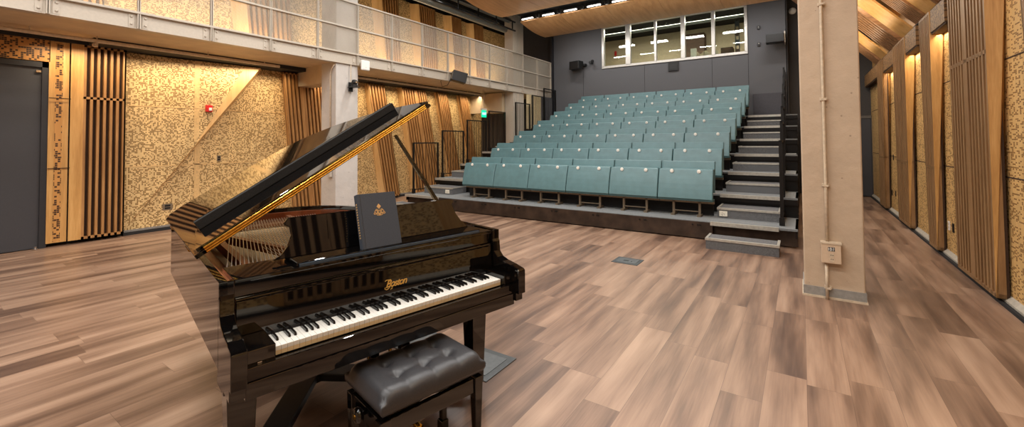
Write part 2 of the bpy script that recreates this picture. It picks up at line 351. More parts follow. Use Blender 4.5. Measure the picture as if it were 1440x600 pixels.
B().hexa([slope_pt(3.38, 1.6), slope_pt(3.46, 1.7), slope_pt(3.46, 3.13), slope_pt(3.38, 3.13)], [slope_pt(y, q, -.002) for y, q in ((3.38, 1.6), (3.46, 1.7), (3.46, 3.13), (3.38, 3.13))]).build('joint_strip', JOINT, wall_left)
# fins: pixels of the three edges at foot and head
def L(u, v, d): return onx(u, v, XL+d)
def footL(u, d): return edgez(u, XL+d, .08)
def edgez(u, x, z):
    # row of the line of sight in column u that meets plane x at height z
    lo, hi = -400., 700.
    for _ in range(50):
        m = (lo+hi)/2
        if onx(u, m, x).z > z: lo = m
        else: hi = m
    return onx(u, lo, x)
for (ab, at, bb, bt, cb, ct, n, st) in ((411, 396, 415, 399, 468, 452, 11, 4), (533, 512, 543, 518, 563, 541, 6, None), (579, 558, 586, 565, 622, 599, 11, 5), (632, 610, 638, 616, 651, 629, 6, None), (662, 641, 667, 647, 676, 657, 6, None)):
    D = .2
    fin(wall_left, edgez(ab, XL, .06), edgez(at, XL, 3.14), edgez(bb, XL+D, .06), edgez(bt, XL+D, 3.14), edgez(cb, XL+D, .06), edgez(ct, XL+D, 3.14), (1, 0, 0), D, n, OAKL, SLAT, st)
bx(XL, XL+.06, 2.4, 14.5, 0, .055).build('baseboard', BLACKW, wall_left)
bx(XL, XL+.05, 2.4, 14.5, .055, .085).build('baseboard_ledge', plain('ledge_grey', (120, 116, 112), .5), wall_left)
bx(XL-.02, XL+.5, 1.9, 11.7, 3.16, 3.36).build('black_fascia', BLACKW, wall_left)
bx(XL-.02, XL+.2, -1.5, 1.9, 3.16, 3.36).build('black_fascia', BLACKW, wall_left)
# left wall, upper level
up = bx(XL-.02, XL, -2, 14.5, 3.45, 5.75).build('upper_perforated_panel', PERF, wall_left)
for (y0, y1, y2, n) in ((4.15, 4.35, 5.25, 9), (7.75, 7.9, 8.45, 7), (9.15, 9.3, 9.95, 8), (10.6, 10.75, 11.2, 7), (11.75, 11.9, 12.4, 7), (1.2, 1.4, 2.1, 8)):
    D = .2
    fin(wall_left, (XL, y0, 3.5), (XL, y0-.25, 5.72), (XL+D, y1, 3.5), (XL+D, y1-.2, 5.72), (XL+D, y2, 3.5), (XL+D, y2-.15, 5.72), (1, 0, 0), D, n, OAKL, SLAT)

# door in left wall
d1 = empty('door_1', (XL+.06, .75, 0), kind='structure')
bx(-.02, .04, -.72, .66, .012, 2.74).build('door_leaf', DOORM, d1)
B().box(-.06, .07, .66, .735, 0, 2.82).box(-.06, .07, -.8, -.72, 0, 2.82).box(-.06, .07, -.8, .735, 2.74, 2.82).build('door_frame', DOORF, d1)
bx(.04, .07, .60, .65, 2.66, 2.69).build('door_stop', CHROME, d1)
B().lathe([(.03, 0), (.03, .02), (.015, .03), (.015, .05)], (.12, .62, 0), 12).build('floor_door_stop', CHROME, d1)
bx(-.06, 0.0, -.8, .735, 0, 2.82).build('door_backing', BLACKW, d1)

# right wall
XB_, XS = 1.60, 1.50
bx(XB_, XB_+.03, -2, 15.1, .07, 3.3).build('perforated_panel', PERFR, wall_right)
bx(XS+.03, XB_+.02, -2, 15.1, 0, .03).build('black_base_channel', BLACKW, wall_right)
B().hexa([(XS+.06, -2, .03), (XS+.06, -2, .05), (XB_, -2, .09), (XB_, -2, .03)], [(XS+.06, 15.1, .03), (XS+.06, 15.1, .05), (XB_, 15.1, .09), (XB_, 15.1, .03)]).build('grey_base_ledge', plain('pale_grey_ledge', (168, 160, 146), .5), wall_right)
bx(XB_-.004, XB_, -2, 14.9, 1.2-.006, 1.2+.006).build('joint_strip', GAP, wall_right)
bx(XB_-.004, XB_, -2, 14.9, 2.3-.006, 2.3+.006).build('joint_strip', GAP, wall_right)
def ez(u, x, z): return edgez(u, x, z)
ROWS = ((1412, 1413.5, 1401, 1381, 1347, 1331, 13, 6), (1326.5, 1327, 1318, 1306, 1307, 1291.5, 8, None), (1286, 1287, 1280, 1271, 1264, 1254.6, 9, None), (1251, 1252, 1245.5, 1240.5, 1237.5, 1233, 7, None))
for (ab, at, bb, bt, cb, ct, n, st) in ROWS:
    fin(wall_right, ez(ab, XB_, .06), ez(at, XB_, 3.27), ez(bb, XS, .06), ez(bt, XS-.04, 3.27), ez(cb, XS, .06), ez(ct, XS-.04, 3.27), (-1, 0, 0), .12, n, OAK, SLATD, st, joint=.72 if n == 13 else .34, slatw=.42)
for (y0, y1, y2) in ((3.6, 3.75, 4.9), (1.0, 1.15, 2.3), (-1.6, -1.45, -.3)):      # unseen bays beside the camera, added for the music desk's reflection
    fin(wall_right, (XB_, y0, .06), (XB_, y0-.5, 3.27), (XS, y1, .06), (XS-.04, y1-.1, 3.27), (XS, y2, .06), (XS-.04, y2+.2, 3.27), (-1, 0, 0), .12, 12, OAK, SLATD, 5, slatw=.42)
bx(1.47, 1.60, -2, 4.6, 2.6, 3.0).build('perforated_header', GAP, wall_right)  # plain dark band, out of view, added to show in the desk's reflection
for (u0, u1) in ((1331, 1290), (1290, 1252), (1254.6, 1232)):
    y0 = ez(u0, 1.47, 3.1).y; y1 = ez(u1, 1.47, 3.1).y
for (y0, y1) in ((7.2, 8.15), (8.75, 9.75), (10.2, 12.1), (12.3, 15)):
    bx(1.47, 1.60, y0, y1, 2.98, 3.27).build('perforated_header', perf('header_pattern', (150, 112, 70), (84, 56, 30), 1, 2, .022, .5) if y0 == 7.2 else bpy.data.materials['header_pattern'], wall_right)
    bx(1.48, 1.60, y0, y1, 2.955, 2.98).build('header_shade_strip', GAP, wall_right)  # dark strip puts the shade under the header into colour
# sloping timber soffit over the corridor
soffit = empty('sloping_timber_soffit', (1.4, 9, 3.3), kind='structure')
def sp(y, s, lift=0):            # point on the slope: s metres up the slope
    return Vector((1.46-.66*s*1.0 + .0*lift-1.4 + lift*.75, y-9, 3.27+.75*s-3.3+lift*.66))
def sband(y0, y1, lift, mat, name, slats=0, dy=0):
    if not slats:
        B().hexa([sp(y0, 0, lift), sp(y1, 0, lift), sp(y1, 4, lift), sp(y0, 4, lift)], [p+Vector((.02, 0, .02)) for p in (sp(y0, 0, lift), sp(y1, 0, lift), sp(y1, 4, lift), sp(y0, 4, lift))]).build(name, mat, soffit)
    else:
        b = B(); wdt = (y1-y0)/(slats-.5)
        for i in range(slats):
            a = y0+i*wdt; c = a+wdt*.55
            b.hexa([sp(a, 0, lift), sp(c, 0, lift), sp(c, 4, lift), sp(a, 4, lift)], [sp(a, 0, lift+.06), sp(c, 0, lift+.06), sp(c, 4, lift+.06), sp(a, 4, lift+.06)])
        b.build(name, mat, soffit); sband(y0, y1, lift+.07, GAP, 'slat_backing')
SB = [(5.2, 6.2, 's'), (6.2, 6.8, 'o'), (6.8, 7.1, 'p'), (7.1, 7.45, 'p')]
def yk(u, v): return onx(u, v, 1.46).y
seq = [('p', 1318, 1332), ('o', 1300, 1318), ('s', 1288, 1300), ('p', 1280, 1288), ('o', 1267, 1280), ('s', 1250, 1265), ('p', 1245, 1250), ('o', 1237.5, 1245), ('s', 1231.5, 1237)]
def topv(u): return 96-.96*(u-1234)
def corner(u): return yk(u, topv(u))
sband(3.0, 5.2, .0, PERFS, 'perforated_soffit_panel'); sband(5.2, 6.0, .0, OAKY, 'oak_soffit_panel'); sband(6.0, 7.5, .0, SLATY, 'slatted_soffit_panel', 12)
for k, u0, u1 in seq:
    ya, yb = corner(u1), corner(u0)
    if k == 'p': sband(ya, yb, .12, PERFS, 'perforated_soffit_panel')
    elif k == 'o': sband(ya, yb, .03, OAKY, 'oak_soffit_panel')
    else: sband(ya, yb, 0, SLATY, 'slatted_soffit_panel', 8)
bx(.1, 1.6-1.4+.03, -7, 6, 0.0, .02).build('soffit_edge_trim', BLACKW, soffit)

# ---------------------------------------------------------------- booth window and the room behind
win = empty('window_1', (0, YB, 0), kind='structure')
fr = B(); fr.box(WX0-.03, WX1+.04, -.04, .1, WZ0-.05, WZ0+.03).box(WX0-.03, WX1+.04, -.04, .1, WZ1-.02, WZ1+.05)
for x0, x1_ in ((WX0-.03, WX0+.05), (-4.99, -4.82), (-4.01, -3.94), (-3.16, -3.03), (-2.25, -2.15), (WX1-.04, WX1+.04)): fr.box(x0, x1_, -.04, .1, WZ0, WZ1)
fr.build('window_frame', ALU, win, .006)
for x0, x1_ in ((WX0+.05, -4.99), (-4.82, -4.01), (-3.94, -3.16), (-3.03, -2.25), (-2.15, WX1-.04)):
    bx(x0, x1_, .03, .04, WZ0+.03, WZ1-.02).build('window_pane', GLASS, win)
struct(B().box(-7.7, -.6, 18.2, 18.35, 3.4, 6.7), 'wall_booth_back', BOOTH)
struct(B().box(-7.8, -7.7, 14.8, 18.35, 3.4, 6.7).box(-.6, -.5, 14.8, 18.35, 3.4, 6.7), 'wall_booth_side', BOOTH)
struct(bx(-7.7, -.6, 14.8, 18.2, 3.3, 3.4), 'floor_booth', BOOTHD)
struct(bx(-7.7, -.6, 14.8, 18.2, 5.98, 6.1), 'ceiling_booth', CEILB)
bx(-3.75, -3.0, 17.7, 18.19, 3.4, 5.7).build('storage_cabinet', BOOTHD, label='dark brown tall cabinet against the booth back wall behind the window', cat='cabinet')
bx(-3.0, -2.35, 14.95, 15.6, 3.4, 4.3).build('booth_desk', BOOTHD, label='brown desk seen low through the fourth booth window pane', cat='desk')
cb = B()
for i in range(24):
    xa = -3.0+.78*i/24; cb.box(xa, xa+.02, 15.65+.03*math.sin(i*1.3), 15.69+.03*math.sin(i*1.3), 4.0, 4.55+.05*math.sin(i*.7))
cb.build('draped_sheet', plain('cream_sheet', (205, 196, 172), .8), label='cream cloth draped low behind the fourth booth window pane', cat='cloth')
bx(-3.0, -2.83, 15.2, 15.35, 4.3, 4.62).build('carton', PAPER, label='cream carton standing on the desk behind the booth window', cat='box')
bx(-2.1, -1.75, 15.3, 15.7, 3.4, 4.55).build('equipment_cabinet', BOOTHD, label='brown cabinet behind the rightmost booth window pane, left of the rack', cat='cabinet')
rk = empty('audio_rack', (-1.62, 15.3, 3.4), label='tall narrow black equipment rack behind the rightmost booth window pane', cat='rack')
B().box(-.06, -.045, 0, .2, 0, 2.05).box(.045, .06, 0, .2, 0, 2.05).build('upright_frame', BLK, rk)
for i in range(6): bx(-.045, .045, 0, .16, .3+.3*i, .46+.3*i).build('rack_unit', DARKP if i % 2 else BOOTHD, rk)
for k, z in enumerate((5.35, 5.48)):
    B().tube([(-7.6, 15.6+.3*k, z+.2), (-.7, 15.6+.3*k, z+.2)], .03).build('ceiling_pipe', DUCT, label='horizontal pipe under the booth ceiling, the %s of two' % ('lower', 'upper')[k], cat='pipe', group='booth pipes')
bx(-6.72, -6.64, 18.1, 18.19, 5.3, 5.5).build('fire_alarm_strobe', RED, label='red alarm strobe on booth wall behind the leftmost pane', cat='alarm')

# ---------------------------------------------------------------- left balcony
BXF = -7.9
balc = empty('balcony', (BXF, 6, 3.22), kind='structure')
Y0b, Y1b = -3.0, 14.45
B().box(-.02, 0, Y0b-6, Y1b-6, 0.012, .22).box(-.12, .012, Y0b-6, Y1b-6, 0, .014).box(-.12, .012, Y0b-6, Y1b-6, .216, .23).build('edge_beam', STEELW, balc)
bx(-1.78, -.02, Y0b-6, Y1b-6, .02, .2).build('deck', SOFF, balc)
for y in (-.4, 5.3-6+.6, 12-6): pass
PY = (-1.6, -.65, .26, 1.2, 2.1, 3.02, 3.95, 4.86, 5.78, 6.71, 7.68, 8.63, 9.56, 10.51, 11.44, 12.42, 13.38, 14.38)
for y in PY[:-1]:
    b = B().box(0, .008, y-6-.11, y-6-.045, .02, .21).box(0, .008, y-6+.045, y-6+.11, .02, .21)
    b.build('splice_plate', STEELW, balc)
    b = B()
    for dy in (-.08, .08):
        for z in (.06, .165): b.lathe([(.016, .008), (.016, .016), (.008, .024)], (0, y-6+dy, z), 8, 0)
    b.build('bolts', STEELW, balc)
rail = empty('balcony_guardrail', (BXF, 6, 3.22), label='cream steel balcony guardrail with expanded metal infill panels', cat='railing')
for y in PY: B().box(-.005, .045, y-6-.018, y-6-.006, .0, 1.3).box(-.005, .045, y-6+.006, y-6+.018, .0, 1.3).build('post', STEELW, rail)
for z, n in ((1.325, 'top_rail'), (.775, 'middle_rail'), (.235, 'bottom_rail')):
    bx(-.005, .05, Y0b-6, 14.42-6, z-.022, z+.012).build(n, STEELW, rail, .004)
for a, b_ in zip(PY, PY[1:]): 
    for z0, z1 in ((.25, .755), (.79, 1.3)): bx(.018, .021, a-6+.02, b_-6-.02, z0, z1).build('mesh_panel', MESH, rail)
# pipe hung under the balcony
pp = empty('sprinkler_pipe', (-9.0, 6, 3.16), label='cream sprinkler pipe hanging under the balcony along the left wall', cat='pipe')
B().tube([(0, -8, 0), (0, -1.3, 0)], .028).tube([(0, -.5, 0), (0, 8, 0)], .028).build('pipe_run', CONDUIT, pp)
for y in (-4.8, -4.1, -2.6, -1.6, 1.2, 2.2, 3.4, 4.8): B().tube([(0, y, .0), (0, y, .09)], .007).build('hanger', CONDUIT, pp)
B().tube([(0, -4.1, -.02), (0, -4.12, -.09)], .02).lathe([(.035, -.09), (.035, -.05), (.02, -.04)], (0, -4.12, 0), 12).build('sprinkler_head', CONDUIT, pp)
B().box(-1.6, -.2, -.25, .35, -.55+.0, .05, Matrix.Translation((0.0, 0, 0))).build('x', CONC, pp)
bpy.data.objects.remove(bpy.data.objects['x'])
# cross beam above column 1
bx(XL, -8.42, 5.38, 5.75, 2.85, 3.24).build('cross_beam', SOFF, label='cream cross beam between left column and left wall under the balcony', cat='beam')
bx(XL+.0, -8.3, 11.75, 12.0, 2.55, 3.2).build('cross_beam', SOFF, label='yellow-lit cross beam under the far end of the balcony above the exit sign', cat='beam')

# ---------------------------------------------------------------- columns
def column(x0, x1_, y0, y1, top, label, mat, base=True, zsplit=None):
    t = empty('concrete_column', ((x0+x1_)/2, (y0+y1)/2, 0), label=label, cat='column'); hx, hy = (x1_-x0)/2, (y1-y0)/2
    B().box(-hx, hx, -hy, hy, 0, top).build('shaft', mat, t, .012)
    if base:
        B().box(-hx-.008, hx+.008, -hy-.008, hy+.008, 0, .105).build('vinyl_base', BASEG, t)
        B().box(-hx-.016, hx+.016, -hy-.016, hy+.016, 0, .02).build('quarter_round', CONDUIT, t)
    return t
cr = column(.0, .482, 5.27, 5.75, 6.7, 'large beige concrete column standing between the floor and the right corridor', CONC)
column(-8.45, -7.93, 5.3, 5.83, 6.7, 'grey painted column behind the piano carrying the balcony', CONCG)
# far column with ribbed sides
t = empty('steel_column', (-8.0, 12.2, 0), label='cream ribbed column rising through the far end of the balcony', cat='column')
bx(-.28, .06, -.3, .35, 0, 6.69).build('shaft', STEELW, t)
for i in range(4): bx(.06, .072, -.26+.16*i, -.2+.16*i, 0, 6.6).build('rib', STEELW, t)
# conduit and power box on the right column
cd = empty('power_box', (.215, 5.27, 0), label='beige power box with numbered outlets on right column, fed by conduit', cat='power box')
bx(-.07, .085, -.085, 0, .365, .55).build('box', TAN, cd, .004); bx(-.075, .09, -.09, 0, .55, .565).build('lid', CONDUIT, cd)
B().tube([(-.02, -.03, .56), (-.02, -.03, 1.1), (-.025, -.03, 3), (-.03, -.03, 5.5)], .014).build('upper_conduit', CONDUIT, cd, smooth=True)
B().tube([(-.03, -.03, .37), (-.03, -.035, .0)], .014).build('lower_conduit', CONDUIT, cd, smooth=True)
for z in (1.1, 1.95, 2.9, .1): B().box(-.05, .01, -.02, 0, z, z+.03).box(-.04, 0, -.05, -.02, z, z+.02).build('strap', CONDUIT, cd)
b = B()      # printed label: 1D2
bx(-.018, .036, -.0862, -.0855, .483, .522).build('label_plate', DARKP, cd)
b.box(-.014, -.009, -.087, -.086, .488, .517)
b.box(-.002, .003, -.087, -.086, .488, .517).box(.003, .009, -.087, -.086, .488, .492).box(.003, .009, -.087, -.086, .513, .517).box(.009, .013, -.087, -.086, .492, .513)
b.box(.019, .031, -.087, -.086, .513, .517).box(.027, .031, -.087, -.086, .502, .517).box(.019, .031, -.087, -.086, .500, .504).box(.019, .023, -.087, -.086, .488, .504).box(.019, .031, -.087, -.086, .488, .492)
b.build('label_number', WHITE, cd)
for z in (.44, .40):
    bx(-.005, .03, -.088, -.085, z-.015, z+.018).build('outlet', CONDUIT, cd); B().box(.003, .008, -.0885, -.088, z, z+.012).box(.017, .022, -.0885, -.088, z, z+.012).build('outlet_slots', DARKP, cd)

# ---------------------------------------------------------------- wood clouds and lights above the seats
def cloud(y0, y1, z0, z1, x0, x1_, label, sag):
    t = empty('ceiling_cloud', ((x0+x1_)/2, (y0+y1)/2, z1), label=label, cat='ceiling panel', group='curved wooden ceiling clouds')
    N = 14; nseg = 5; W = (x1_-x0)/nseg
    for k in range(nseg):
        xa = -(x1_-x0)/2+W*k+.004; xb = xa+W-.008; lo = []; hi = []
        for i in range(N+1):
            f = i/N; y = (y0-y1)/2+(y1-y0)*f; z = (z0-z1)*(1-f)-sag*4*f*(1-f)
            lo.append((y, z)); hi.append((y, z+.03))
        B().prism(lo+hi[::-1], 0, xa, xb).build('veneer_panel', CLOUD, t, smooth=False)
    return t
cloud(11.45, 13.05, 5.36, 5.19, -7.35, -.25, 'rear curved oak ceiling panel just in front of the booth window', .07)
cloud(8.35, 10.22, 5.3, 5.2, -7.2, .0, 'front curved oak ceiling panel at the top edge of the photo', .07)
tr = empty('light_track', (-3.8, 11.35, 5.42), label='black ceiling batten carrying the row of white linear lamps', cat='track')
bx(-3.5, 3.5, -.25, .1, .1, .16).build('batten', DARKP, tr)
for i in range(11): B().tube([(-3.4+.68*i, 0, .16), (-3.4+.68*i, 0, 1.26)], .012).build('drop_rod', DARKP, tr)
NAMES = ('first', 'second', 'third', 'fourth', 'fifth', 'sixth', 'seventh', 'eighth', 'ninth', 'tenth')
for i in range(9):
    x = -7.02+i*.74
    t = empty('linear_lamp', (x, 11.35, 5.39), label='%s short white tube lamp from the left over the rear ceiling panel' % NAMES[i], cat='lamp', group='row of tube lamps')
    bx(-.2, .2, -.02, .02, 0, .02).build('tube', LED, t, .005); bx(-.22, .22, -.05, .05, .03, .09).build('housing', DARKP, t)
for i in range(9):
    x = -6.63+i*.74
    t = empty('spotlight', (x, 11.32, 5.36), label='%s small black round spotlight from the left between the tube lamps' % NAMES[i], cat='spotlight', group='row of small spotlights')
    B().lathe([(.05, .0), (.055, .1), (.03, .14)], (0, 0, 0), 12).build('housing', DARKP, t); B().lathe([(.03, -.004), (.03, .002)], (0, 0, 0), 12).build('lens', BUTTON, t)
t = empty('linear_lamp', (-7.45, 8.25, 5.33), label='bright white tube lamp at the near left corner of the front ceiling panel', cat='lamp')
bx(-.2, .3, -.04, .04, 0, .03).build('tube', LED, t); bx(-.22, .32, -.05, .05, .03, .09).build('housing', DARKP, t)
# ducts and truss at the upper left
for k, (x, z, r) in enumerate(((-8.15, 5.3, .1), (-8.5, 5.5, .13), (-8.0, 5.6, .09))):
    B().tube([(x, 6.1, z), (x, 11.75, z)], r, 16).build('round_duct', DUCT, smooth=True, label='silver duct under the dark ceiling above the balcony, the %s of three' % ('lowest', 'leftmost', 'rightmost')[k], cat='duct', group='silver ducts')
tr = empty('lighting_truss', (-7.65, 7.7, 5.16), label='black ladder truss beside the wooden ceiling clouds at upper left', cat='truss')
for z in (0, .28): B().tube([(0, -3.5, z), (0, 3.9, z)], .028).build('chord', BLK, tr)
for i in range(9): B().tube([(0, -3.3+.88*i, 0), (0, -3.3+.88*i, .28)], .022).build('rung', BLK, tr)
# ---------------------------------------------------------------- telescopic seating
D, H, Z1, Y1 = 1.03, .325, .285, 7.32
ORD = ('front', 'second', 'third', 'fourth', 'fifth', 'sixth', 'top')
XZ = -.06
LX = [(-8.0, -6.98)]*7
for n in range(7):
    y = Y1+D*n; z = Z1+H*n
    XA = -8.12 if n < 4 else -7.8; DD = D+.055 if n < 6 else 1.02
    t = empty('seating_tier', (0, y, 0), label='%s tier of the telescopic platform with grey carpeted deck and dark steel fascia' % ORD[n], cat='platform', group='tiers of the telescopic seating')
    B().box(XA, XZ, .012, DD, z-.03, z).build('deck', DECK, t)
    if n == 0:
        b = bx(-7.02, -1.17, 0, .02, .02, z-.01); b.box(XA, XZ, .1, .12, .02, z-.01).box(XA, XA+.02, 0.1, D, .02, z-.01).build('fascia', RISER, t)
        for i in range(7):
            x = -6.5+.85*i
            b = B()
            for dx in (-.06, .02, .05): b.lathe([(.014, -.012), (.014, .0)], (x+dx, 0, z-.06), 8, 1)
            b.build('latch_bolts', BLK, t)
    else:
        B().box(XA, XZ, .02, .04, z-.12, z-.03).box(XA, XZ, .06, .08, z-H, z-.12).build('fascia', BLK, t)
    for xs, xe in ((XA+.02, -6.98), (-1.2, -.29-.015*n)):
        B().box(xs, xe, -.012, .045, z-.012, z+.006).box(xs, xe, -.014, 0, z-.05, z-.012).build('nosing', NOSING, t)
    bx(-6.6, -1.25, .66, .68, z+.001, z+.32).build('seat_void_shade', BLACKW, t)  # black sheet painting in the dark, shaded void under the seats
    # side frames: stacked dark steel boxes on both sides
    for x in (XZ-.03, XA):
        B().box(x, x+.03, .05, min(DD, D-.01), z-.14, z+.0).box(x, x+.03, .4, .5, 0.03, z-.1).build('side_plate', BLK, t)
    B().lathe([(.05, -.015), (.05, .015)], (XZ-.06, .45, .05), 12, 0).build('caster', BLK, t)
for side, x0, x1_, lab in (('r', -1.17, -.27, 'right'), ('l', -7.95, -7.02, 'left')):
    t = empty('carpeted_step', ((x0+x1_)/2, 6.74, 0), label='grey carpeted floor step at the foot of the %s aisle' % lab, cat='step'); hx = (x1_-x0)/2
    bx(-hx, hx, 0, .36, 0, .14).build('body', CARPET, t); bx(-hx+.03, hx-.03, .03, .33, .14, .152).build('tread', CARPET, t)
    B().box(-hx-.008, hx+.008, -.012, .035, .125, .156).box(-hx-.008, -hx+.025, .035, .37, .135, .156).box(hx-.025, hx+.008, .035, .37, .135, .156).build('edge_trim', NOSING, t)
    for n in range(6):
        y = Y1+D*n+.5; z = Z1+H*n; xl = -7.72 if (side == 'l' and n > 3) else x0; xr = x1_ if side == 'l' else -.29-.015*n; hx = (xr-xl)/2
        t = empty('carpeted_step', ((xl+xr)/2, y, z), label='grey carpeted box step in the %s aisle on the %s tier' % (lab, ORD[n]), cat='step', group='aisle box steps')
        bx(-hx, hx, 0, .53, 0, .15).build('body', CARPET, t); bx(-hx+.03, hx-.03, .03, .53, .15, .16).build('tread', CARPET, t)
        B().box(-hx-.006, hx+.006, -.012, .035, .135, .166).box(-hx-.006, -hx+.025, .035, .53, .145, .166).box(hx-.025, hx+.006, .035, .53, .145, .166).build('edge_trim', NOSING, t)
        if n == 0:
            xs = -hx+.03 if side == 'r' else hx-.2
            bx(xs, xs+.12, -.018, -.0, .03, .115).build('row_plate', PAPER, t)
            b = B()                                   # worn row marking on the plate
            for (a, c, d, e) in ((.035, .055, .085, .09), (.03, .05, .06, .065), (.05, .08, .07, .075), (.075, .08, .045, .075), (.045, .06, .05, .055), (.035, .05, .045, .05)): b.box(xs+a, xs+c, -.0195, -.018, d, e)
            b.build('plate_marking', LEGM, t)

# folded seat: front pad, upper pad behind it, buttons, support legs
def make_seat(w, label):
    t = empty('folded_seat', (0, 0, 0), label=label, cat='seat', group='teal folded seats')
    hw = w/2-.006
    # front pad leans back a little: bottom at y=0, top at y=.12
    def pad(y0, z0, y1, z1, th, name, x=hw):
        d = Vector((0, y1-y0, z1-z0)).normalized(); nrm = Vector((0, -d.z, d.y)); b = B()
        N = 6; rows = []
        for i in range(N+1):
            f = i/N; p = Vector((0, lerp(y0, y1, f), lerp(z0, z1, f))); rows.append(p - nrm*0 + nrm*(.012*math.sin(math.pi*f)))
        a = [p for p in rows]; c = [p-nrm*th for p in rows]
        pr = [(p.y, p.z) for p in a]+[(p.y, p.z) for p in c[::-1]]
        b.prism(pr, 0, -x, x); return b.build(name, SEATM, t, .012)
    p = pad(.10, .30, .235, .79, .07, 'front_pad')
    bx(-hw, hw, .12, .30, .27, .30).build('bottom_edge', SEATE, t)
    pad(.36, .40, .46, .92, .06, 'rear_pad', hw-.005)
    bx(-hw+.01, hw-.01, .25, .44, .76, .79).build('top_pad', SEATM, t, .01)
    for s_ in (-1, 1):
        B().lathe([(.004, -.014), (.03, -.011), (.033, 0), (.03, .006)], (s_*hw*.5, .212, .755), 12, 1).build('button', BUTTON, t)
        B().box(s_*hw*.48-.018, s_*hw*.48+.018, .26, .30, .03, .27).box(s_*hw*.48-.03, s_*hw*.48+.03, .18, .40, .0, .035).build('leg', LEGM, t)
    bx(-hw, hw, .26, .30, .22, .27).build('frame_bar', LEGM, t)
    bx(-hw*.48, hw*.48, .27, .285, .07, .085).build('cross_rod', LEGM, t)
    return t
rowx = [(-6.52, -1.2)]*7
POS = ('leftmost', 'second from left', 'third from left', 'third from right', 'second from right', 'rightmost')
proto = None
w = (6.52-1.2)/6
for n in range(7):
    for k in range(6):
        lab = '%s teal folded seat in the %s row, with two pale buttons' % (POS[k], ('front', 'second', 'third', 'fourth', 'fifth', 'sixth', 'top rear')[n])
        if proto is None: proto = o = make_seat(w, lab)
        else: o = copy_tree(proto)
        o['label'] = lab
        o.location = (-6.52+w*(k+.5), Y1+D*n+.18, Z1+H*n)
# guard rails
def make_rail(label):
    t = empty('guard_rail', (0, 0, 0), label=label, cat='railing', group='aisle guard rails')
    Lr, hh = .9, 1.27
    B().box(-.022, .022, 0, .034, 0, hh).build('post', BLK, t); B().box(-.022, .022, Lr-.034, Lr, 0, hh).build('post', BLK, t)
    bx(-.016, .016, 0, Lr, hh-.03, hh).build('top_bar', BLK, t); bx(-.01, .01, 0.02, Lr-.02, .08, .1).build('bottom_bar', BLK, t)
    for i in range(7): bx(-.005, .005, .11*(i+1)-.005, .11*(i+1)+.005, .1, hh-.02).build('bar', BLK, t)
    bx(-.035, .035, -.01, .05, 0, .12).build('bracket', BLK, t)
    return t
rp = None
for side, x in (('left', -8.06), ('right', -.225)):
    for n in range(7):
        lab = 'black barred guard rail on the outer side of the %s aisle at the %s tier' % (side, ORD[n])
        if rp is None: rp = o = make_rail(lab)
        else: o = copy_tree(rp)
        o['label'] = lab; o.location = (x-.03-.015*n if side == 'right' else x if n < 4 else -7.75, Y1+D*n+.22+(0 if n == 6 else .02*n)-(.1 if n == 6 else 0), Z1+H*n+.001)

# ---------------------------------------------------------------- grand piano
K0 = Vector((-1.7863, .9232, 0)); ANG = math.radians(77.14)
pn = empty('grand_piano', K0, ANG, label='black polished grand piano with raised lid in the left foreground', cat='piano')
OUT = [(-.17, .145), (-.17, 1.95), (-.15, 2.05), (-.08, 2.13), (.05, 2.17), (.3, 2.19), (.55, 2.19), (.76, 2.16), (.92, 2.08), (1.04, 1.94), (1.13, 1.76), (1.2, 1.58), (1.27, 1.38), (1.32, 1.15), (1.345, .9), (1.345, .6), (1.34, .145)]
def inset(pts, d):
    out = []
    for i, p in enumerate(pts):
        a = Vector(pts[max(i-1, 0)]); c = Vector(pts[min(i+1, len(pts)-1)]); t_ = (c-a).normalized(); nn = Vector((t_.y, -t_.x))
        out.append(tuple(Vector(p)+nn*d))
    return out
def ribbon(pts, d0, d1, z0, z1):
    b = B(); A = inset(pts, d0); Bp = inset(pts, d1)
    for i in range(len(pts)-1):
        q = [A[i], A[i+1], Bp[i+1], Bp[i]]; b.hexa([(x, y, z0) for x, y in q], [(x, y, z1) for x, y in q])
    bmesh.ops.remove_doubles(b.bm, verts=b.bm.verts, dist=1e-5); return b
ribbon(OUT, 0, .03, .655, 1.0).build('rim', PIANO, pn)
OUTB = [(-.17, .3)]+OUT[1:-1]+[(1.343, .3)]
ribbon(OUTB, .03, .055, .66, .965).build('inner_rim', RIMIN, pn)
INN = inset(OUT, .055)
B().hexa([(x, y, .84) for x, y in INN if y > .3]+[(1.28, .4, .84), (-.11, .4, .84)], [(x, y, .86) for x, y in INN if y > .3]+[(1.28, .4, .86), (-.11, .4, .86)]).build('soundboard', SPRUCE, pn)
# cast plate: perimeter web plus struts
pl = ribbon(inset(OUTB, .055)[0:], 0, .09, .868, .89)
pl.box(-.11, 1.285, .40, .62, .90, .93)
pl.build('iron_plate', PLATE, pn)
for (xa, ya, xb, yb) in ((.02, .6, .02, 2.0), (.33, .6, .0, 1.75), (.62, .6, .62, 2.05), (.9, .6, .95, 1.9), (1.14, .6, 1.18, 1.4)):
    B().hexa([(xa-.018, ya, .9), (xa+.018, ya, .9), (xa+.018, ya, .95), (xa-.018, ya, .95)], [(xb-.018, yb, .9), (xb+.018, yb, .9), (xb+.018, yb, .95), (xb-.018, yb, .95)]).build('plate_strut', PLATE, pn)
def bent_y(x):           # y of the far inner rim at x
    for (xa, ya), (xb, yb) in zip(INN, INN[1:]):
        if xa <= x <= xb and xb > xa and yb <= 2.3 and xa > -.1: return lerp(ya, yb, (x-xa)/(xb-xa))
    return 1.0
for i in range(76):
    x = .16+1.08*i/75; y1 = min(2.0, bent_y(min(x, 1.24))-.12); xx = x+.05*(y1-.6)*(1-i/75)
    B().tube([(x, .5, .945), (min(xx, 1.25), max(y1, .8), .935)], .0016, 5).build('string', STRING, pn)
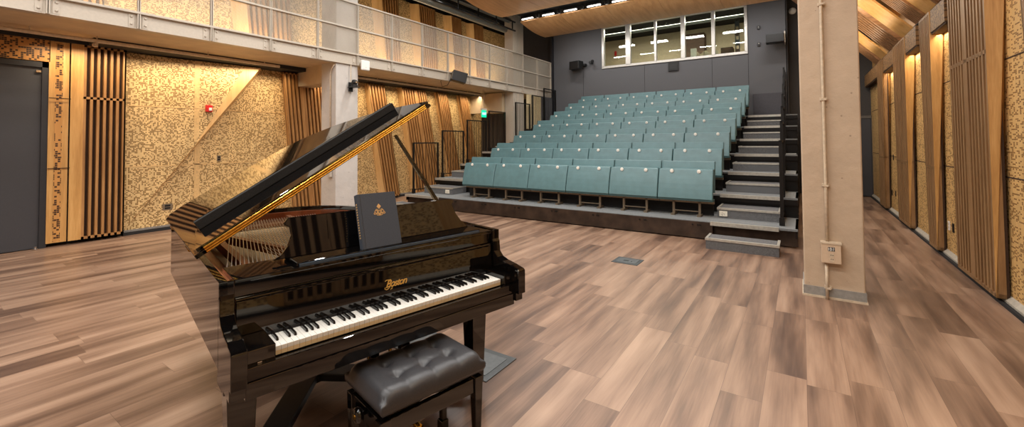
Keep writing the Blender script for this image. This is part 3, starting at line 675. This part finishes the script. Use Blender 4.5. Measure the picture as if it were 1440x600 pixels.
for i in range(34):
    x = -.09+.0185*i
    B().tube([(x, .46, .966), (x+.27, 1.9, .958)], .0026, 6).build('bass_string', STRING, pn)
b = B()
for i in range(88):
    for r in range(2): b.lathe([(.0035, 0), (.0035, .03)], (-.05+1.29*i/87, .44+.05*r+.02*(i % 2), .93), 5)
b.build('tuning_pins', STRING, pn, kind='stuff')
bx(.5, 1.25, .74, .77, .94, .985).build('damper_rail', PIANO, pn)
for i in range(28, 64): bx(-.03+.0195*i, -.02+.0195*i, .70, .76, .955, .99).build('damper', PIANO, pn)
# cheeks / arms with scroll profile
ARM = [(.16, 1.0), (.145, 1.0), (.145, .945), (.135, .93), (.13, .87), (.10, .84), (.05, .825), (-.02, .815), (-.085, .80), (-.095, .79), (-.095, .655), (-.07, .655), (-.07, .61), (.16, .61)]
for x in (-.17, 1.285): B().prism(ARM, 0, x, x+.055).build('arm', PIANO, pn, .004)
for x0, x1_ in ((-.115, -.004), (1.229, 1.285)): bx(x0, x1_, -.03, .14, .66, .765).build('key_block', PIANO, pn, .004)
bx(-.07, -.055, -.036, -.03, .70, .715).build('block_screw', CHROME, pn); bx(1.25, 1.265, -.036, -.03, .74, .755).build('block_screw', CHROME, pn)
bx(-.115, 1.285, -.05, -.025, .655, .708).build('key_slip', PIANO, pn, .003)
bx(-.115, 1.285, -.055, .5, .59, .655).build('key_bed', PIANO, pn, .003)
bx(-.15, 1.32, .3, 2.0, .66, .69).build('bottom_boards', BLACKW, pn)
for y in (.9, 1.5): bx(-.12, 1.25 if y < 1 else 1.15, y, y+.09, .62, .69).build('beam', PIANO, pn)
KW = 1.2249/52
for i in range(52):
    b = bx(i*KW+.0006, (i+1)*KW-.0006, 0, .16, .722, .74); o = b.build('white_key', IVORY, pn, .001)
    bx(i*KW+.0006, (i+1)*KW-.0006, .0005, .01, .705, .7225).build('key_front', IVORYF, o)
idx = 0
for i in range(51):            # A0 B0 C1...
    if 'ABCDEFG'[i % 7] in 'ACDFG' :
        x = (i+1)*KW
        B().hexa([(x-.0055, .05, .735), (x+.0055, .05, .735), (x+.0055, .16, .735), (x-.0055, .16, .735)], [(x-.0042, .058, .752), (x+.0042, .058, .752), (x+.0045, .16, .753), (x-.0045, .16, .753)]).build('black_key', EBONY, pn, .001)
bx(0, 1.2249, .138, .142, .74, .752).build('name_felt', BLACKW, pn)
fb = B().hexa([(-.11, .142, .742), (1.28, .142, .742), (1.28, .165, .742), (-.11, .165, .742)], [(-.11, .15, .905), (1.28, .15, .905), (1.28, .175, .905), (-.11, .175, .905)]).build('fallboard', PIANO, pn, .003)
B().tube([(-.11, .155, .912), (1.28, .155, .912)], .009, 12).build('fallboard_hinge', PIANO, pn)
bx(-.115, 1.285, .165, .19, .92, .985).build('front_rail', PIANO, pn, .003)
bx(-.115, 1.285, .15, .2, .982, 1.0).build('front_lip', PIANO, pn, .003)
bx(-.115, .15, .2, .40, .975, .998).build('side_shelf', PIANO, pn, .002); bx(1.16, 1.285, .2, .40, .975, .998).build('side_shelf', PIANO, pn, .002)
ms = bx(.13, 1.2, .165, .36, 1.0, 1.018).build('music_shelf', PIANO, pn, .004)
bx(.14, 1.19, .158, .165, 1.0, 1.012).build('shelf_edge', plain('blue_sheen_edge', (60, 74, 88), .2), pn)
# flared music desk
DK = [(.06, 0), (.10, .02), (.13, .06), (.15, .11), (.145, .15), (.125, .165), (.12, .175), (.14, .2), (1.10, .2), (1.115, .18), (1.10, .16), (1.12, .10), (1.15, .05), (1.2, .0)]
tilt = Matrix.Translation((0, .285, 1.018)) @ Matrix.Rotation(math.radians(-14), 4, 'X')
b = B(); b.hexa([tilt @ Vector((x, 0, z*.95)) for x, z in DK], [tilt @ Vector((x, .02, z*.95)) for x, z in DK]); b.build('music_desk', PIANO, pn, .003)
b = B(); b.hexa([tilt @ Vector((x, -.004, z)) for x, z in ((.32, .06), (.97, .06), (.99, .065), (.99, .15), (.97, .155), (.32, .155))], [tilt @ Vector((x, 0, z)) for x, z in ((.32, .06), (.97, .06), (.99, .065), (.99, .15), (.97, .155), (.32, .155))]); b.build('desk_inlay', PIANO, pn)
# lid: main leaf, folded front leaf lying on it, brass hinge
A31 = math.radians(31.5)
LM = Matrix.Translation((-.185, 0, 1.005)) @ Matrix.Rotation(-A31, 4, 'Y')
def lidp(pts, z0, z1): return [LM @ Vector((s_, y, z0)) for s_, y in pts], [LM @ Vector((s_, y, z1)) for s_, y in pts]
LO = [(0, .62), (1.55, .62), (1.565, .9), (1.55, 1.2), (1.5, 1.4), (1.42, 1.62), (1.33, 1.82), (1.2, 2.0), (1.08, 2.11), (.95, 2.17), (.7, 2.2), (.3, 2.2), (.12, 2.18), (.03, 2.12), (0, 2.02)]
b = B(); b.hexa(*lidp(LO, 0, .022)); lid = b.build('lid', PIANO, pn, .003)
FO = [(0.02, .62), (1.54, .62), (1.50, .99), (0.07, .99)]
b = B(); b.hexa(*lidp(FO, .026, .046)); b.build('folded_front_lid', PIANO, pn, .003)
b = B(); b.hexa(*lidp([(.09, .955), (1.47, .955), (1.47, .985), (.09, .985)], .046, .097)); b.build('lid_lip', FUZZ, pn, .004)
b = B(); b.hexa(*lidp([(.09, .985), (1.47, .985), (1.47, .997), (.09, .997)], .03, .099)); b.build('lip_facing', PIANO, pn)
b = B(); b.hexa(*lidp([(.05, .608), (1.5, .608), (1.5, .622), (.05, .622)], .008, .034))
bmesh.ops.translate(b.bm, verts=b.bm.verts, vec=(0, 0, 0)); b.build('lid_hinge', BRASS, pn)
b = B()
for k in range(3): b.tube([LM @ Vector((.05, .606, .01+.012*k)), LM @ Vector((1.5, .606, .01+.012*k))], .0045, 8)
b.build('hinge_knuckles', BRASS, pn)
for y in (.9, 1.7): B().tube([(-.18, y, 1.0), (-.18, y+.12, 1.0)], .01, 8).build('side_hinge', BRASS, pn)
# prop stick
pb, pt_ = Vector((1.22, .5, 1.0)), Vector((.82, .54, 1.61)); dv = (pt_-pb).normalized(); sv = Vector((0, 1, 0))
B().hexa([pb+sv*.016-dv.cross(sv)*.012, pb+sv*.016+dv.cross(sv)*.012, pb-sv*.016+dv.cross(sv)*.012, pb-sv*.016-dv.cross(sv)*.012], [pt_+sv*.01-dv.cross(sv)*.008, pt_+sv*.01+dv.cross(sv)*.008, pt_-sv*.01+dv.cross(sv)*.008, pt_-sv*.01-dv.cross(sv)*.008]).build('lid_prop', PIANO, pn, .002)
B().lathe([(.0, -.01), (.02, -.005), (.027, .01), (.02, .026), (.006, .032)], (1.22, .43, 1.0), 14).build('prop_knob', COPPER, pn, smooth=True)
# legs
def leg(x, y, w_=.055):
    b = B(); b.hexa([(x-w_*.72, y-w_*.72, .07), (x+w_*.72, y-w_*.72, .07), (x+w_*.72, y+w_*.72, .07), (x-w_*.72, y+w_*.72, .07)], [(x-w_, y-w_, .56), (x+w_, y-w_, .56), (x+w_, y+w_, .56), (x-w_, y+w_, .56)])
    o = b.build('leg', PIANO, pn, .004)
    bx(x-w_*1.25, x+w_*1.25, y-w_*1.25, y+w_*1.25, .56, .6).build('leg_collar', PIANO, o, .004)
    B().lathe([(.025, 0), (.03, .03), (.03, .05), (.012, .07)], (x, y, 0), 14).build('caster', BRASS, o)
leg(-.09, .17); leg(1.18, .2); leg(.35, 1.9)
# lyre with pedals
B().box(.50, .55, .2, .25, .16, .59).build('lyre_post', PIANO, pn, .004); B().box(.68, .73, .2, .25, .16, .59).build('lyre_post', PIANO, pn, .004)
bx(.46, .77, .16, .3, .08, .16).build('pedal_box', PIANO, pn, .006)
for x in (.535, .615, .695):
    B().tube([(x, .17, .1), (x, .08, .085), (x, .04, .08)], .012, 10, .02).build('pedal', BRASS, pn, smooth=True); B().tube([(x, .22, .16), (x, .22, .59)], .005, 6).build('pedal_rod', BRASS, pn)
B().tube([(.42, .03, .6), (.42, .1, .3), (.5, .28, .12)], .006, 8).build('lyre_brace', BRASS, pn); B().tube([(.72, .5, .6), (.7, .28, .14)], .006, 8).build('lyre_brace', BRASS, pn)
# maker name
fc = bpy.data.curves.new('maker_name', 'FONT'); fc.body = 'Boston'; fc.size = .05; fc.shear = .4; fc.extrude = .0006; fc.offset = .0008; fc.space_character = .82; fc.align_x = 'CENTER'; fc.align_y = 'CENTER'
fo = bpy.data.objects.new('tmp', fc); C.objects.link(fo); bpy.context.view_layer.update()
me = bpy.data.meshes.new_from_object(fo.evaluated_get(bpy.context.evaluated_depsgraph_get())); bpy.data.objects.remove(fo)
me.materials.clear(); me.materials.append(GOLD)
mk = bpy.data.objects.new('maker_name', me); C.objects.link(mk); mk.parent = pn
mk.matrix_local = Matrix.Translation((.615, .1445, .825)) @ Matrix.Rotation(math.radians(90-2.8), 4, 'X')
tag(mk, label='gold maker name on the fallboard')
b = B()
b.tube([(-.062, -.012, 0), (-.066, -.02, 0), (-.056, -.025, 0), (-.044, -.022, 0), (-.036, -.014, 0)], .0016, 6).tube([(-.062, .018, 0), (-.056, .023, 0), (-.044, .022, 0), (-.03, .021, 0)], .0018, 6).tube([(-.02, -.012, 0), (-.024, -.026, 0), (-.034, -.03, 0), (-.026, -.02, 0)], .0012, 6)
sw = b.build('name_flourish', GOLD, mk)
sw.matrix_local = Matrix.Translation((0, 0, .001))

# book on the desk
bk = empty('hardcover_book', pn.matrix_world @ Vector((0, 0, 0)), 0, label='charcoal hardcover music book with gold crest standing on the piano desk', cat='book')
BM = Matrix.Translation(K0) @ Matrix.Rotation(ANG, 4, 'Z') @ Matrix.Translation((.452, .175, 1.0195)) @ Matrix.Rotation(math.radians(-17), 4, 'X') @ Matrix.Scale(.95, 4)
bk.matrix_world = BM
bx(0, .225, 0, .004, 0, .30).build('front_cover', CLOTH, bk, .001); bx(0, .225, .036, .04, 0, .30).build('back_cover', CLOTH, bk, .001)
bx(-.004, .004, 0, .04, 0, .30).build('spine', CLOTH, bk, .002); bx(.005, .22, .004, .036, .004, .296).build('pages', PAPER, bk)
bx(.012, .0135, -.0006, .0, .0, .30).build('cover_groove', DARKP, bk)
b = B()
def dia(cx, cz, r, ry=None):
    ry = ry or r; b.hexa([(cx-r, -.0012, cz), (cx, -.0012, cz-ry), (cx+r, -.0012, cz), (cx, -.0012, cz+ry)], [(cx-r, 0, cz), (cx, 0, cz-ry), (cx+r, 0, cz), (cx, 0, cz+ry)])
dia(.115, .222, .013, .015)
def ring(cx, cz, r, w_=.0018, n=14):
    for i in range(n):
        a0, a1_ = 2*math.pi*i/n, 2*math.pi*(i+1)/n
        q = [(cx+(r+s_)*math.cos(a), -.0012, cz+(r+s_)*math.sin(a)*.8) for a, s_ in ((a0, -w_), (a1_, -w_), (a1_, w_), (a0, w_))]; b.hexa(q, [(x, 0, z) for x, y, z in q])
for cx, cz, r in ((.115, .190, .014), (.098, .193, .010), (.132, .193, .010), (.106, .179, .008), (.124, .179, .008), (.088, .184, .006), (.142, .184, .006), (.115, .176, .006), (.1, .203, .005), (.13, .203, .005), (.115, .190, .007)): ring(cx, cz, r)
b.build('gold_crest', CREST, bk)
b = B()
for i in range(14): b.box(-.0052, -.004, .012, .026, .06+.014*i, .068+.014*i)
b.build('spine_lettering', CREST, bk)

# ---------------------------------------------------------------- piano bench
bench = empty('piano_bench', (0, 0, 0), label='black tufted leather piano bench with wooden legs before the piano', cat='bench')
bench.matrix_world = Matrix.Translation(K0) @ Matrix.Rotation(ANG, 4, 'Z') @ Matrix.Translation((.585, -.115, 0))
b = B(); NX, NY = 60, 40; hx, hy = .268, .18
tuf = [(x, y) for x in (-.135, 0, .135) for y in (-.058, .058)]
grid = []
for i in range(NX+1):
    row = []
    for j in range(NY+1):
        x = -hx+2*hx*i/NX; y = -hy+2*hy*j/NY
        ex = max(0, abs(x)-(hx-.05))/.05; ey = max(0, abs(y)-(hy-.05))/.05
        z = .54 - .05*(1-math.sqrt(max(0, 1-min(1, ex*ex+ey*ey*.9)*.96)))
        cx = math.sqrt(abs(math.sin(math.pi*x/.135))); cy = math.sqrt(abs(math.sin(math.pi*(abs(y)-.058)/.125))) if abs(x) < .135 else 1
        edge_ = max(0, 1-ex)*max(0, 1-ey)
        z -= .009*(1-cx) + .008*(1-cy)*edge_
        for tx, ty in tuf: z -= .020*math.exp(-((x-tx)**2+(y-ty)**2)/.0007)
        row.append(b.bm.verts.new((x*(1-.03*ex*0), y, z)))
    grid.append(row)
for i in range(NX):
    for j in range(NY): b.bm.faces.new((grid[i][j], grid[i+1][j], grid[i+1][j+1], grid[i][j+1]))
edge = [grid[i][0] for i in range(NX+1)]+[grid[NX][j] for j in range(1, NY+1)]+[grid[i][NY] for i in range(NX-1, -1, -1)]+[grid[0][j] for j in range(NY-1, 0, -1)]
prev = edge
for k, (sc, z) in enumerate(((1.02, .485), (1.02, .465), (.985, .448))):
    cur = [b.bm.verts.new((v.co.x*sc if k == 0 else v.co.x*sc/1.0, v.co.y*sc, z)) for v in edge]
    for i in range(len(edge)): b.bm.faces.new((prev[i], prev[(i+1) % len(edge)], cur[(i+1) % len(edge)], cur[i]))
    prev = cur
b.bm.faces.new(prev); b.build('cushion', LEATHER, bench, smooth=True)
for i, (x, y) in enumerate(tuf): B().lathe([(.001, .006), (.008, .003), (.009, -.002)], (x, y, .506), 10).build('tuft_button', LEATHER, bench)
for s_ in (-1, 1):
    bx(-.25, .25, s_*.145-.012, s_*.145+.012, .345, .415).build('apron', PIANO, bench, .003); bx(s_*.245-.012, s_*.245+.012, -.14, .14, .345, .415).build('apron', PIANO, bench, .003)
    for q in (-1, 1):
        x, y = s_*.245, q*.145
        B().hexa([(x-.014, y-.014, .05), (x+.014, y-.014, .05), (x+.014, y+.014, .05), (x-.014, y+.014, .05)], [(x-.024, y-.024, .42), (x+.024, y-.024, .42), (x+.024, y+.024, .42), (x-.024, y+.024, .42)]).box(x-.022, x+.022, y-.022, y+.022, 0.012, .075).box(x-.014, x+.014, y-.014, y+.014, 0, .02).build('leg', PIANO, bench, .003)
    for q in (-.1, .1):       # scissor lift between frame and cushion
        B().tube([(s_*-.2, q, .37), (s_*.2, q, .44)], .006, 6).build('scissor_arm', CHROME, bench)
bx(-.22, .22, -.12, .12, .435, .45).build('lift_plate', BLK, bench)
for s_ in (-1, 1): B().tube([(s_*.257, 0, .39), (s_*.28, 0, .39)], .01, 10).lathe([(.01, s_*.27), (.03, s_*.275), (.034, s_*.288), (.03, s_*.302), (.012, s_*.306)], (0, 0, .39), 18, 0).build('adjusting_knob', PIANO, bench, smooth=True)
B().lathe([(.012, -.3075), (.012, -.3055)], (0, 0, .39), 12, 0).build('knob_emblem', BRASS, bench)

# steel dolly under the piano
dl = empty('piano_dolly', (0, 0, 0), label='black steel piano dolly arm with bolts on the floor beneath the piano', cat='dolly')
dl.matrix_world = Matrix.Translation(K0) @ Matrix.Rotation(ANG, 4, 'Z')
def beam(x0, y0, x1_, y1, w_, z0, z1):
    d = Vector((x1_-x0, y1-y0, 0)).normalized(); s_ = Vector((-d.y, d.x, 0))*w_/2; a = Vector((x0, y0, 0)); c = Vector((x1_, y1, 0))
    return B().hexa([a+s_+Vector((0, 0, z0)), a-s_+Vector((0, 0, z0)), c-s_+Vector((0, 0, z0)), c+s_+Vector((0, 0, z0))], [a+s_+Vector((0, 0, z1)), a-s_+Vector((0, 0, z1)), c-s_+Vector((0, 0, z1)), c+s_+Vector((0, 0, z1))])
for x, y in ((-.09, .17), (1.18, .2), (.35, 1.9)):
    dx, dy = .45-x, .95-y; ln = math.hypot(dx, dy); dx /= ln; dy /= ln
    beam(x+dx*.22, y+dy*.22, .45-dx*.08, .95-dy*.08, .13, .09, .135).build('arm', BLK, dl, .004)
    beam(x+dx*.06, y+dy*.06, x+dx*.26, y+dy*.26, .085, .06, .1).build('end_plate', BLK, dl, .003)
    for q in (.1, .23):
        for s_ in (-.028, .028): B().lathe([(.009, .1), (.009, .106), (.004, .112)], (x+dx*q-dy*s_, y+dy*q+dx*s_, 0), 8).build('bolt', CHROME, dl)
    B().lathe([(.03, -.012), (.03, .012)], (x+dx*.16, y+dy*.16, .03), 14, 0).build('caster', BLK, dl)
B().lathe([(.11, .085), (.11, .14)], (.45, .95, 0), 20).build('hub', BLK, dl)

# ---------------------------------------------------------------- small things
def floor_box(x, y, label, rot=0, sx=.34, sy=.29):
    t = empty('floor_box', (x, y, 0), rot, label=label, cat='floor outlet')
    bx(-sx/2, sx/2, -sy/2, sy/2, 0, .006).build('frame', FBOX, t, .002); bx(-sx*.38, sx*.38, -sy*.36, sy*.36, .006, .009).build('lid', plain('floor_box_lid', (98, 102, 104), .4, .5) if 'floor_box_lid' not in bpy.data.materials else bpy.data.materials['floor_box_lid'], t, .001)
    B().box(-.05, .02, -.03, .01, .009, .010).box(.05, .065, -.04, 0, .009, .010).build('cable_slot', DARKP, t)
floor_box(-1.9, 5.5, 'grey metal floor box in the open floor before the seating')
floor_box(-1.93, 2.43, 'grey metal floor box partly hidden behind the bench', sx=.4, sy=.36)
floor_box(-2.62, 2.42, 'grey metal floor box on the floor under the piano', sx=.4, sy=.36)
def wall_plate(loc, label, mat=DARKP, nx=1, cat='wall outlet', w_=.07, h=.115, face=DARKP, wallside=1):
    t = empty('wall_plate', loc, label=label, cat=cat)
    bx(0, .008*wallside, -w_/2, w_/2, -h/2, h/2).build('plate', mat, t); B().box(.008*wallside, .011*wallside, -w_*.28, w_*.28, -h*.33, -h*.05).box(.008*wallside, .011*wallside, -w_*.28, w_*.28, h*.05, h*.33).build('socket', face, t)
wall_plate((XL+.0, 3.03, .41), 'dark double outlet low on the left perforated wall near the piano lid', LEGM, w_=.15)
wall_plate((XL+.0, 3.86, 1.27), 'dark switch plate on left perforated wall right of the sloping band', LEGM, cat='switch')
wall_plate((XL+.0, 7.85*1.0, .45), 'dark outlet low on the far perforated wall near the guard rails', LEGM)
wall_plate((XB_, 7.73, .42), 'black outlet low on the right wall beside the white one', DARKP, wallside=-1)
wall_plate((XB_, 7.92, .42), 'white outlet low on the right wall beside the black one', WHITE, wallside=-1, face=CONDUIT)
wall_plate((XB_, 12.16, .42), 'left black outlet of the pair low on the far right wall', DARKP, wallside=-1)
wall_plate((XB_, 11.74, .44), 'right black outlet of the pair low on the far right wall', DARKP, wallside=-1)
wall_plate((XB_, 11.9, 1.18), 'black switch plate at shoulder height on the far right wall', DARKP, wallside=-1, cat='switch')
fa = empty('fire_alarm_strobe', (slope_pt(3.6, 2.235).x+.02, 3.6, 2.235), label='red fire alarm strobe on the left perforated wall', cat='alarm')
bx(-.02, .03, -.055, .055, -.06, .07).build('housing', RED, fa, .006); bx(.03, .04, -.01, .04, -.035, .02).build('strobe_lens', WHITE, fa, .002)
# access point and PTZ camera on left column
ap = empty('wireless_access_point', (BXF+.09, 5.93, 3.235), label='white rounded access point on the balcony beam beside the left column', cat='access point')
bx(-.03, .02, -.11, .11, -.11, .11).build('shell', WHITE, ap, .03); bx(.02, .0205, -.02, .02, -.05, -.045).build('status_mark', BASEG, ap)
pc = empty('ptz_camera', (BXF+.06, 5.62, 2.78), label='small dark pan tilt camera on bracket on the left column', cat='camera')
B().box(-.06, .16, -.07, .07, -.06, -.04).box(-.06, -.04, -.05, .05, -.14, .06).build('bracket', DARKP, pc); B().lathe([(.06, -.04), (.06, .0), (.04, .01)], (.08, 0, 0), 16).build('base', DARKP, pc)
B().lathe([(.02, -.055), (.05, -.04), (.055, 0), (.05, .04), (.02, .055)], (.08, 0, .05), 16, 1).build('head', DARKP, pc, smooth=True); B().lathe([(.022, .05), (.022, .065)], (.08, 0, .05), 12, 0).build('lens', CHROME, pc)
B().tube([(-.045, .0, .06), (-.045, .0, .44)], .01).build('conduit', CONDUIT, pc)
cn = empty('conduit', (-8.05, 5.29, 0), label='cream bent conduit with outlet box running down the left column', cat='conduit')
B().tube([(-.03, -.02, 1.0), (-.03, -.02, 3.0), (0, -.02, 3.1), (.1, -.02, 3.17)], .014).build('pipe', CONDUIT, cn, smooth=True); bx(-.07, .02, -.06, 0, .86, 1.0).build('outlet_box', STEELW, cn, .003)
# loudspeaker on balcony
sk = empty('loudspeaker', (-7.72, 8.9, 3.33), label='black loudspeaker clamped to the balcony edge above the exit side', cat='speaker')
sm = Matrix.Rotation(math.radians(52), 4, 'Z') @ Matrix.Rotation(math.radians(14), 4, 'Y')
B().box(-.2, .2, -.14, .14, -.14, .14, sm).build('cabinet', DARKP, sk, .012); B().box(-.21, -.2, -.1, .1, -.1, .1, sm).build('rear_panel', LEGM, sk)
B().tube([(-.18, -.05, 0), (-.18, 0, -.1)], .015).build('bracket', BLK, sk)
B().tube([sm @ Vector(p) for p in ((-.2, 0, -.1), (-.25, 0, -.3), (-.38, 0, -.38), (-.45, 0, -.25), (-.42, 0, -.12))], .008, 8).build('cable', BLK, sk, smooth=True)
# back wall equipment
s2 = empty('loudspeaker', (-6.75, YB-.25, 4.32), label='black loudspeaker on the back wall left of the booth window', cat='speaker')
B().box(-.22, .2, -.16, .14, -.15, .15, Matrix.Rotation(math.radians(-12), 4, 'Z')).build('cabinet', DARKP, s2, .015); bx(.16, .3, .1, .25, -.02, .06).build('bracket', BLK, s2)
s3 = empty('spotlight', (-6.22, YB-.12, 4.38), label='small black spotlight between wall loudspeaker and booth window', cat='spotlight')
B().lathe([(.05, -.1), (.06, -.04), (.05, .06), (.02, .09)], (0, -.04, 0), 14, 1).build('housing', DARKP, s3); bx(-.03, .03, .02, .12, .0, .12).build('bracket', BLK, s3)
s4 = empty('loudspeaker', (-.55, YB-.3, 4.42), label='wide black loudspeaker at the right end of the back wall', cat='speaker')
bx(-.22, .22, -.2, .1, -.12, .12).build('cabinet', DARKP, s4, .01); bx(.22, .25, -.1, .28, -.14, .18).build('bracket', STEELW, s4)
s5 = empty('wall_monitor_speaker', (-3.4, YB-.02, 3.97), label='square black flush speaker box directly below the booth window', cat='speaker')
bx(-.16, .16, -.03, .02, -.14, .16).build('frame', BLK, s5, .004); bx(-.12, .12, -.045, -.03, -.1, .08).build('grille', DARKP, s5)
for z, l in ((4.87, 'upper'), (4.38, 'lower')):
    s6 = empty('wall_box', (-.97, YB-.02, z), label='%s small black box on the back wall right of the booth window' % l, cat='wall box')
    bx(-.035, .035, -.04, .02, -.05, .05).build('housing', DARKP, s6, .004); bx(-.015, .015, -.045, -.04, .0, .03).build('face', BASEG, s6)
wo = empty('wall_sconce', (-.13, 15.05, 5.35), label='white oval fixture high beside the right column', cat='lamp')
B().lathe([(.02, -.06), (.09, -.04), (.1, 0), (.09, .02)], (0, 0, 0), 18, 1).build('shell', WHITE, wo, smooth=True)
# exit sign
ex = empty('exit_sign', (-8.45, 10.95, 2.46), label='green illuminated exit sign hanging under the far balcony', cat='sign')
bx(-.02, .02, -.11, .11, -.11, .11).build('green_panel', EXITG, ex, .004)
bx(-.03, .03, -.12, .12, .11, .17).build('housing', WHITE, ex, .004); B().tube([(0, 0, .17), (0, 0, .78)], .01).build('stem', CONDUIT, ex)
fc = bpy.data.curves.new('exit_letters', 'FONT'); fc.body = 'EXIT'; fc.size = .1; fc.extrude = .001; fc.align_x = 'CENTER'; fc.align_y = 'CENTER'; fc.offset = .001
fo = bpy.data.objects.new('tmp', fc); C.objects.link(fo); bpy.context.view_layer.update()
me = bpy.data.meshes.new_from_object(fo.evaluated_get(bpy.context.evaluated_depsgraph_get())); bpy.data.objects.remove(fo)
me.materials.clear(); me.materials.append(WLET); el = bpy.data.objects.new('exit_letters', me); C.objects.link(el); el.parent = ex
el.matrix_local = Matrix.Translation((.022, 0, 0)) @ Matrix.Rotation(math.radians(90), 4, 'Z') @ Matrix.Rotation(math.radians(90), 4, 'X')
# vertical ribbed partitions and curtain at far left under the balcony
ct = B()
for i in range(20): ct.box(-9.4+.06*i, -9.4+.06*i+.035, 12.05, 12.1, 0, 2.54)
ct.box(-9.45, -8.15, 12.1, 12.12, 0, 2.54); ct.build('ribbed_partition', plain('dark_bronze_ribs', (70, 60, 50), .6), label='dark ribbed partition at the far end beneath the balcony behind the exit sign', cat='partition')
ct = B()
for i in range(7): ct.box(-7.86, -7.82, 12.7+.12*i, 12.7+.12*i+.07, 2.0, 3.2)
ct.box(-7.9, -7.86, 12.65, 13.6, 2.0, 3.2); ct.build('corrugated_panel', STRIPE, label='cream corrugated panel beside the upper left aisle under the balcony', cat='panel')
ct = B()
for i in range(9): ct.box(-7.86, -7.83, 13.62+.09*i, 13.62+.09*i+.045, 2.2, 3.2)
ct.box(-7.9, -7.86, 13.6, 14.4, 2.2, 3.2); ct.build('corrugated_panel', plain('grey_ribs', (96, 94, 96), .6), label='grey ribbed panel at the top of the left aisle beside the back wall', cat='panel')
